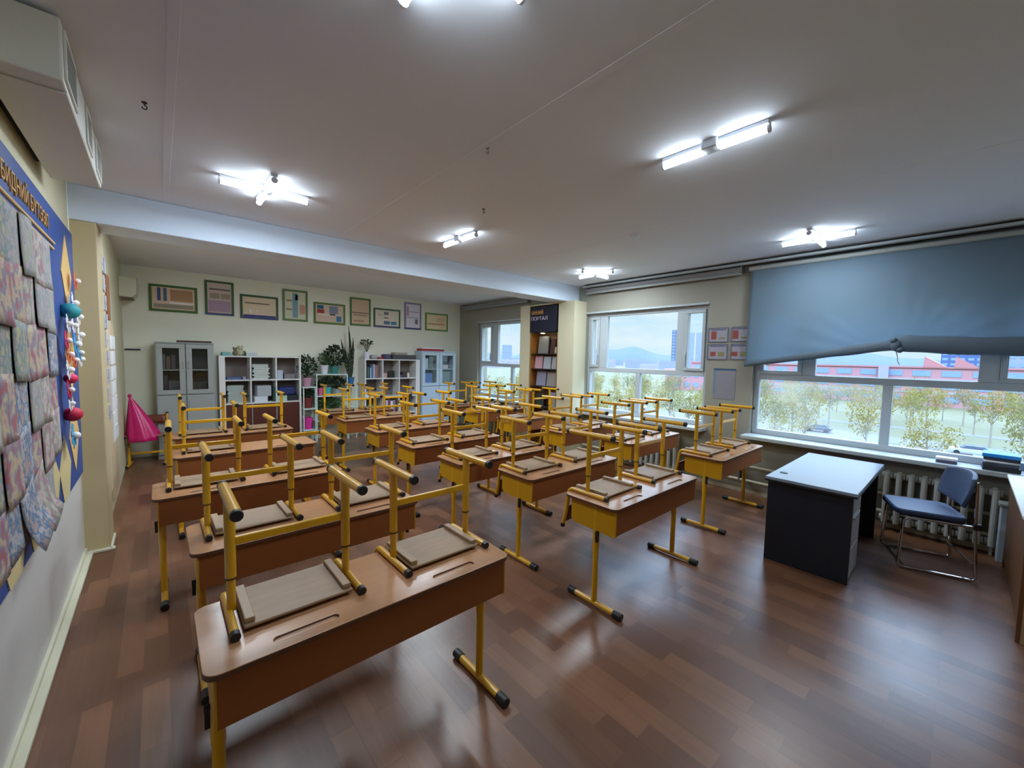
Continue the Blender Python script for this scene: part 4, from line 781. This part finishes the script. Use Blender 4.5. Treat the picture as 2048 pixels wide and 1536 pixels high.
def pot_plant(lb, loc, r, h, pc, kind, ph, pr, seed, leafm=None, cat='potted plant'):
    t = thing('potted_plant', lb, cat, loc)
    MB().lathe([(r*0.78,0),(r,h*0.85),(r*1.08,h*0.86),(r*1.08,h),(r*0.96,h),(r*0.9,h*0.8)], n=20).build('pot', flat(pc, 0.4), t)
    MB().lathe([(r*0.88,h*0.78),(r*0.88,h*0.84)], n=16).build('soil', M_soil, t)
    lm = leafm or M_leaf
    if kind == 'bush':
        b = MB(); rr = random.Random(seed)
        for k in range(7): a = rr.uniform(0,6.28); b.tube([(0,0,h*0.8),(0.3*pr*math.cos(a),0.3*pr*math.sin(a),h+ph*0.4),(0.6*pr*math.cos(a),0.6*pr*math.sin(a),h+ph*0.75)],0.004,5)
        b.build('stems', M_leaf2, t); leaf_cloud(170, pr, min(pr,0.12), ph*0.5, (0,0,h+ph*0.5), max(0.05,pr*0.5), seed).build('foliage', lm, t, smooth=0)
    elif kind == 'snake':
        b = MB(); rr = random.Random(seed); 
        for k, (dx, tip, H_) in enumerate([(-0.16,-0.02,0.80),(-0.11,0.0,0.66),(-0.03,0.02,1.07),(0.0,0.0,0.62),(0.06,0.02,0.84),(0.09,-0.05,0.62),(-0.05,0.06,0.55)]):
            wv = 0.03; y0 = 0.02*((k % 3)-1)
            for s in range(10):
                f0, f1 = s/10, (s+1)/10
                X = lambda f: dx*f**1.15*1.05 + tip*math.sin(PI*f) + 0.012*((k % 3)-1)
                W0, W1 = wv*math.sin(PI*(0.25+0.75*f0))**0.7*(1 if f0 < .9 else .6), wv*max(0.02, math.sin(PI*(0.25+0.75*f1)))**0.7
                z0, z1 = h*0.8+H_*f0, h*0.8+H_*f1
                b._add([(X(f0)-W0,y0,z0),(X(f0),y0-0.008,z0),(X(f0)+W0,y0,z0),(X(f1)-W1,y0,z1),(X(f1),y0-0.008,z1),(X(f1)+W1,y0,z1)],[(0,1,4,3),(1,2,5,4)])
        b.build('sword_leaves', M_snake, t, solid=0.006, smooth=60)
    elif kind == 'flower':
        b = MB(); fl = MB(); rr = random.Random(seed)
        for k in range(9):
            a = rr.uniform(0,6.28); q = rr.uniform(0.2,1); p = (pr*q*math.cos(a), 0.4*pr*q*math.sin(a), h+ph*rr.uniform(0.6,1.0)); b.tube([(0,0,h*0.8),(p[0]*0.5,p[1]*0.5,h+ph*0.45),p],0.0035,5); fl.sphere(p, 0.026, 8, 6, (1,1,0.7))
        b.build('stems', M_leaf, t); fl.build('flower_heads', flat((62,58,60)), t); leaf_cloud(40, pr*0.8, 0.06, ph*0.2, (0,0,h+ph*0.62), 0.05, seed).build('foliage', M_leaf2, t, smooth=0)
PY_ = 8.32
pot_plant('dark bushy plant in a dusty pink pot on the left wing of the stand', (2.115, PY_, PZ(1.066)), 0.085, 0.17, (186,140,160), 'bush', 0.40, 0.15, 3)
pot_plant('low plant in a brown red pot on the left wing of the stand', (2.12, PY_, PZ(0.655)), 0.095, 0.20, (120,52,46), 'bush', 0.13, 0.11, 4)
pot_plant('pale plant in a white pot on top of the stand', (2.43, PY_, PZ(1.305)), 0.075, 0.17, (206,208,216), 'bush', 0.22, 0.10, 5, M_leaf2)
pot_plant('leafy dark plant in a teal pot on top of the stand', (2.62, PY_, PZ(1.305)), 0.085, 0.15, (52,120,118), 'bush', 0.38, 0.17, 6)
pot_plant('dark plant in a pink pot on the middle shelf of the stand', (2.35, PY_, PZ(0.885)), 0.055, 0.15, (206,96,136), 'bush', 0.14, 0.08, 7)
pot_plant('dark plant in a turquoise pot on the middle shelf of the stand', (2.48, PY_, PZ(0.885)), 0.07, 0.16, (70,170,172), 'bush', 0.18, 0.10, 8)
pot_plant('dark spreading plant in a grey pot on the middle shelf of the stand', (2.68, PY_, PZ(0.885)), 0.08, 0.12, (150,160,160), 'bush', 0.22, 0.13, 9)
pot_plant('green plant in a grey pot on the low shelf of the stand', (2.50, PY_, PZ(0.40)), 0.09, 0.14, (120,124,118), 'bush', 0.26, 0.2, 10, M_leaf2)
pot_plant('tall snake plant in a blue pot on the right wing of the stand', (2.925, PY_, PZ(1.06)), 0.078, 0.17, (40,104,148), 'snake', 1.0, 0.2, 11)
pot_plant('dark flowered plant in a white pot on the end of the book filled bookcase', (3.27, PY_, PZ(1.608)), 0.065, 0.15, (212,212,222), 'flower', 0.27, 0.14, 12)
t = thing('plastic_bucket', 'small bright pink bucket on the lowest left shelf of the plant stand', 'bucket', (2.122, 8.32, 0.251)); MB().lathe([(0.07,0),(0.09,0.20),(0.096,0.20),(0.096,0.215),(0.084,0.215),(0.066,0.02)], n=20).build('pail', flat((226,60,160), 0.35), t); MB().tube(arc((0,0,0.205),0.092,0,PI,14,'xz'),0.004,6).build('handle', M_paper, t)

# ------------------------------------------------------------------ book niche in the right column
t = thing('niche_shelf', 'tall wooden shelf of booklets set into the window column', 'shelf', (5.44, 4.94, 0))
WB = mat('honey_wood', (150, 96, 40), 0.45, var=0.1, stretch=(1,1,6))
boxobj('side_board', (0, 0.25, 0.69, 0.715, 0, 2.18), WB, t); boxobj('side_board', (0, 0.25, 0.0, 0.02, 0, 2.18), WB, t); boxobj('back_board', (0.24, 0.252, 0.02, 0.69, 0, 2.18), flat((120,84,44)), t)
for z in (0.35, 0.78, 1.17, 1.50, 1.79): boxobj('shelf_board', (0.01, 0.24, 0.02, 0.69, z-0.016, z), flat((40,32,32)), t, 0.002)
t = thing('header_box', 'dark navy header box with small gold lettering over the niche shelf', 'sign', (5.415, 4.96, 2.195))
boxobj('box_body', (0, 0.27, 0, 0.68, 0, 0.48), M_navydk, t, 0.004)
x = text_mesh('lettering', 'МИНИЙ', 0.10, 0.004, M_gold, t, width=0.30); x.location = (-0.005, 0.64, 0.33); x.rotation_euler = (PI/2, 0, -PI/2)
x = text_mesh('lettering', 'ПОРТАЛ', 0.095, 0.004, flat((190,180,190)), t, width=0.42); x.location = (-0.005, 0.65, 0.22); x.rotation_euler = (PI/2, 0, -PI/2)
t = thing('spot_lamp', 'small warm lit spot lamp under the navy header box', 'lamp', (5.50, 5.38, 2.195)); MB().lathe([(0.05,-0.02),(0.055,0.0)], n=20).build('rim', M_chrome, t); MB().lathe([(0.038,-0.026),(0.04,-0.02)], n=20).build('lens', M_spot, t)
GN = 'booklets in the column niche'
def nput(nm, lb, cat, y, z, sy, sz, col, sx=0.03, x=5.55, lean=0.12):
    o = boxobj(nm, (-sx/2, sx/2, 0, sy, 0, sz), flat(col), None, 0.002); o.location = (x, y, z); o.rotation_euler = (0, lean, 0); tag(o, lb, cat, GN)
nput('picture_card', 'grey picture card on the highest niche shelf', 'card', 5.28, 1.792, 0.26, 0.33, (120,118,112)); nput('book', 'dark maroon book on the highest niche shelf', 'book', 5.10, 1.792, 0.12, 0.28, (70,36,28)); nput('trophy', 'small pale carton on the highest niche shelf near the pillar', 'carton', 5.00, 1.792, 0.09, 0.12, (190,180,150), 0.06)
nput('booklet', 'booklet with red top on the second niche shelf', 'booklet', 5.42, 1.502, 0.20, 0.25, (196,150,160)); nput('booklet', 'pale grey booklet in the middle of the second niche shelf', 'booklet', 5.20, 1.502, 0.19, 0.24, (166,172,178)); nput('booklet', 'light booklet near the pillar on the second niche shelf', 'booklet', 4.99, 1.502, 0.18, 0.24, (172,168,170))
nput('booklet', 'lilac booklet on the third niche shelf away from the pillar', 'booklet', 5.32, 1.172, 0.25, 0.29, (140,138,160)); nput('booklet', 'brownish grey booklet on the third niche shelf near the pillar', 'booklet', 5.05, 1.172, 0.24, 0.28, (150,142,136))
nput('booklet', 'pale blue booklet on the fourth niche shelf', 'booklet', 5.02, 0.782, 0.2, 0.28, (140,146,170)); nput('book', 'dark green book on the fourth niche shelf', 'book', 5.36, 0.782, 0.2, 0.24, (40,52,44))
# coat hook rail on the back wall
t = thing('coat_hook', 'short dark coat hook strip on the back wall above the pink bag', 'hook', (-0.30, YB, 1.70)); boxobj('plate', (-0.09,0.09,-0.012,0,-0.012,0.012), M_black, t); [MB().tube([(x,-0.01,0),(x,-0.035,-0.005),(x,-0.04,0.015)],0.004,6).build('prong', M_black, t) for x in (-0.06,0.06)]
# crumpled scrap on the floor at the lower edge
t = thing('plastic_scrap', 'small crumpled clear plastic scrap lying on the bare floor', 'litter', (0.93, 0.86, 0.0))
rs = random.Random(5); b = MB(); b.grid(lambda u, v: ((u-.5)*0.07+rs.uniform(-.006,.006), (v-.5)*0.06+rs.uniform(-.006,.006), 0.004+rs.uniform(0,0.022)), 6, 6); b.build('film', mat('clear_film', (214,216,224), 0.1, spec=0.8), t, smooth=0)

# ------------------------------------------------------------------ outside the windows: the yard, the street and the town
GZ = -11.0
ro = random.Random(77)
M_grass = mat('spring_grass', (78, 78, 52), 0.9, var=0.25, scale=0.15)
M_asph = mat('pale_asphalt', (82, 82, 82), 0.85, var=0.08, scale=0.4)
M_hill = mat('haze_tinted_hill', (52, 66, 92), 0.95, var=0.08, scale=0.004)  # blue-grey tint paints in the haze of distance
struct(boxobj('ground', (6.2, 4200, -3000, 4200, GZ-1, GZ), M_grass))
b = MB(); b.box(58, 62, -60, 160, GZ, GZ+0.04); b.box(84, 98, -80, 200, GZ, GZ+0.04); b.box(40, 43, -40, 120, GZ, GZ+0.04); b.box(62, 84, 24, 27, GZ, GZ+0.04); b.box(43, 58, 4, 6, GZ, GZ+0.04); b.box(70, 84, -8, 14, GZ, GZ+0.045); b.box(112, 116, -80, 220, GZ, GZ+0.04)
struct(b.build('ground_paths', M_asph, smooth=0))
def ridge():
    b = MB(); n = 90; base = []
    for i in range(n+1):
        a = math.radians(20 + 90*i/n); D = 2700
        h = 55 + 26*math.sin(i*0.21+1.0) + 16*math.sin(i*0.53) + 9*math.sin(i*1.3+2)
        if i > 60: h *= 0.6
        base.append((D*math.sin(a), D*math.cos(a), h))
    for i in range(n):
        (x0,y0,h0), (x1,y1,h1) = base[i], base[i+1]; k = 1.35
        b._add([(x0*0.86,y0*0.86,GZ),(x1*0.86,y1*0.86,GZ),(x1,y1,h1),(x0,y0,h0),(x1*k,y1*k,GZ),(x0*k,y0*k,GZ)], [(0,1,2,3),(3,2,4,5)])
    return b.build('hill_ridge', M_hill, smooth=80)
struct(ridge())

def make_tree(seed, col):
    t = thing('tree', 'x', 'tree'); r = random.Random(seed); H = 8.6
    m = mat('spring_leaves_%d' % seed, col, 0.7, var=0.25, scale=0.8, trans=0.35); bark = mat('pale_bark', (124,118,106), 0.8, var=0.2, scale=3)
    b = MB(); b.tube([(0,0,0),(0.05,0.05,H*0.35),(0,0.1,H*0.8)], [0.16,0.12,0.03], 7)
    tips = []
    for k in range(9):
        a = r.uniform(0, 6.28); z0 = H*r.uniform(0.25,0.62); L = r.uniform(1.2,2.2); p = (L*math.cos(a), L*math.sin(a), z0+L*1.1); b.tube([(0,0,z0),(p[0]*.5,p[1]*.5,z0+L*0.4),p],[0.06,0.045,0.015],5); tips.append(p)
    b.build('trunk', bark, t)
    lc = MB()
    for p in tips + [(0,0.1,H*0.82),(0.2,0,H*0.66),(-0.3,0.2,H*0.55)]:
        q = leaf_cloud(74, 0.85, 0.85, 1.05, p, 0.27, r.randint(0,9999), 0.8); lc._add(q.v, q.f)
    lc.build('crown', m, t, smooth=0)
    return t
protos = [make_tree(101, (122,112,48)), make_tree(102, (116,112,62)), make_tree(103, (128,116,54)), make_tree(104, (106,104,60))]
index_kids()
TL = 'pale yellow green spring tree growing in the yard far below the windows'
placed = []
for az0, az1, n in ((36, 44, 10), (51, 68, 26), (72, 96, 46)):
    for _ in range(n):
        for _try in range(40):
            a = math.radians(ro.uniform(az0, az1)); D = 56 + 85*ro.random()**0.9; x, y = D*math.sin(a), D*math.cos(a)
            if all((x-p)**2 + (y-q)**2 > 30 for p, q in placed) and not (83 < x < 99) and not (67 < x < 99 and -10 < y < 16): break
        placed.append((x, y))
        k = len(placed) - 1
        o = protos[k] if k < 4 else copy_tree(ro.choice(protos))
        o.location = (x, y, GZ); o.rotation_euler = (0, 0, ro.uniform(0, 6.28)); s = ro.uniform(0.8, 1.15); o.scale = (s*0.85, s*0.85, s*ro.uniform(0.95, 1.2)); tag(o, TL, 'tree', 'trees in the yard')

def make_car(col, nm):
    t = thing('car', 'x', 'car'); m = mat('car_%s' % nm, col, 0.25, spec=0.6, coat=0.5)
    b = MB(); b.prism([(-2.1,0.35),(2.1,0.35),(2.15,0.75),(1.3,0.92),(-1.9,0.95),(-2.15,0.8)], -0.85, 0.85, 'y'); b.build('body', m, t, 0.06, fix=True)
    b = MB(); b.prism([(-1.75,0.93),(1.1,0.92),(0.45,1.42),(-1.3,1.45)], -0.74, 0.74, 'y'); b.build('cabin', flat((70,80,92), 0.2), t, 0.05, fix=True)
    for x in (-1.35, 1.35):
        for y in (-0.8, 0.8): MB().cyl((x,y-0.1,0.32),(x,y+0.1,0.32),0.32,16).build('wheel', M_black, t)
    return t
cars = [make_car((160,162,166),'white'), make_car((150,160,176),'silver'), make_car((60,66,80),'dark')]
index_kids()
for k in range(14):
    o = cars[k] if k < 3 else copy_tree(cars[k % 3]); lot = k < 9
    o.location = ((74.5 if k % 2 else 79.5), -6 + 2.6*(k//2)*1.6, GZ+0.05) if lot else (88 + 5*(k % 2), -20 + 19*(k-9), GZ+0.05); o.rotation_euler = (0,0,(0 if lot else PI/2) + ro.uniform(-.08,.08))
    cn = ['white', 'silver', 'dark'][k % 3]
    tag(o, ('%s car parked in the lot among the yard trees outside' if lot else '%s car on the pale street beyond the yard trees outside') % cn, 'car', ('%s cars in the yard lot' if lot else '%s cars on the street') % cn)

M_redw = mat('red_facade', (146, 106, 114), 0.8, var=0.05, scale=0.1); M_whitew = mat('white_facade', (128, 126, 134), 0.8, var=0.04, scale=0.1)  # facade and roof reds are paled to paint in distance haze
M_bwin = mat('bluish_pane', (96, 120, 150), 0.5, var=0.1, scale=0.5); M_roof = mat('red_roof', (146, 96, 100), 0.7, var=0.05, scale=0.2)
def block(name, label, x, y, sx, sy, z1, wm, rows, cols, winm, roofm=None, rz=0.0, group=None, band=None, gable=False):
    # x, y: middle of the face that looks back at the school
    t = thing(name, label, 'building', (x, y, GZ), rz, group); H = z1 - GZ
    b = MB(); b.box(0, sx, -sy/2, sy/2, 0, H); b.build('wall', wm, t, smooth=0)
    if roofm:
        b = MB(); b.box(-0.4, sx+0.4, -sy/2-0.4, sy/2+0.4, H, H+0.5)
        b.build('roof', roofm, t, smooth=0)
    for r in range(rows):
        for c in range(cols):
            y0 = -sy/2 + sy*(c+0.18)/cols; y1 = -sy/2 + sy*(c+0.82)/cols; z0 = H*(r+0.35)/rows; zt = H*(r+0.80)/rows
            boxobj('window', (-0.12, 0.05, y0, y1, z0, zt), winm, t)
    if band:
        for zc, hb in band: boxobj('white_band', (-0.08, 0.05, -sy/2, sy/2, zc, zc+hb), M_whitew, t)
    return t
t = block('school_building', 'long red building with rows of bluish windows across the street beyond the trees', 186, 0, 16, 170, 1.2, M_redw, 3, 26, M_bwin, M_roof, band=[(4.0, 0.7), (8.1, 0.7)])
boxobj('stair_tower', (-1.5, 3, 17.6, 20.2, 0, 12.6), M_whitew, t)
for y0 in (-2.6, 4.2): MB().prism([(y0, 12.5), (y0+5.4, 12.5), (y0+5.2, 16.0)], -0.5, 9, 'x').build('roof_gable', M_roof, t, smooth=0, fix=True)
block('house', 'low pink red building among the trees seen through the middle window', 176, 82, 12, 18, -2.4, M_redw, 2, 5, M_bwin, M_roof, rz=0.5)
def dirp(az, D): a = math.radians(az); return D*math.sin(a), D*math.cos(a)
def tower(label, az, D, wid, ztop, wm, rows, cols, dep=14):
    x, y = dirp(az, D); return block('tower_block', label, x, y, dep, wid, ztop, wm, rows, cols, M_bwin, None, rz=math.radians(90-az))
M_tw1 = mat('slate_tower', (72,86,112), 0.8, var=0.04, scale=0.05); M_tw2 = mat('pale_tower', (110,118,134), 0.7, var=0.04, scale=0.05); M_tw3 = mat('blue_tower', (54,76,122), 0.4, var=0.05, scale=0.05)
tower('slim slate tower block rising beside the middle window post', 63.4, 900, 15, 66, M_tw1, 12, 2)
tower('pale tower block, nearer the post of the pair seen in the narrow casement', 65.2, 800, 13, 54, M_tw2, 10, 3)
tower('pale tower block, farther from the post of the pair seen in the narrow casement', 66.3, 800, 13, 54, M_tw2, 10, 3)
tower('blue glass tower above the red roof gables', 89.6, 700, 34, 26, M_tw3, 6, 5)
tower('whitish office block seen past the red building near the view edge', 92.9, 300, 22, 9, M_tw2, 5, 6)
tower('distant white tower seen small in the far bay window', 40.6, 900, 22, 30, M_tw2, 6, 3)
for k in range(22):
    az = ro.uniform(37, 43) if k < 6 else ro.uniform(53, 68); D = ro.uniform(420, 950); x, y = dirp(az, D)
    b = MB(); w_, h_ = ro.uniform(14, 34), ro.uniform(7, 13); b.box(0, 12, -w_/2, w_/2, 0, h_); b.box(1, 11, -w_/2+1, w_/2-1, h_, h_+1.2)
    o = b.build('distant_building', M_whitew if k % 3 else M_tw2, smooth=0); o.location = (x, y, GZ); o.rotation_euler = (0,0,math.radians(90-az)); tag(o, 'pale low block of the town on the plain below the hills', 'building', 'low blocks of the distant town')
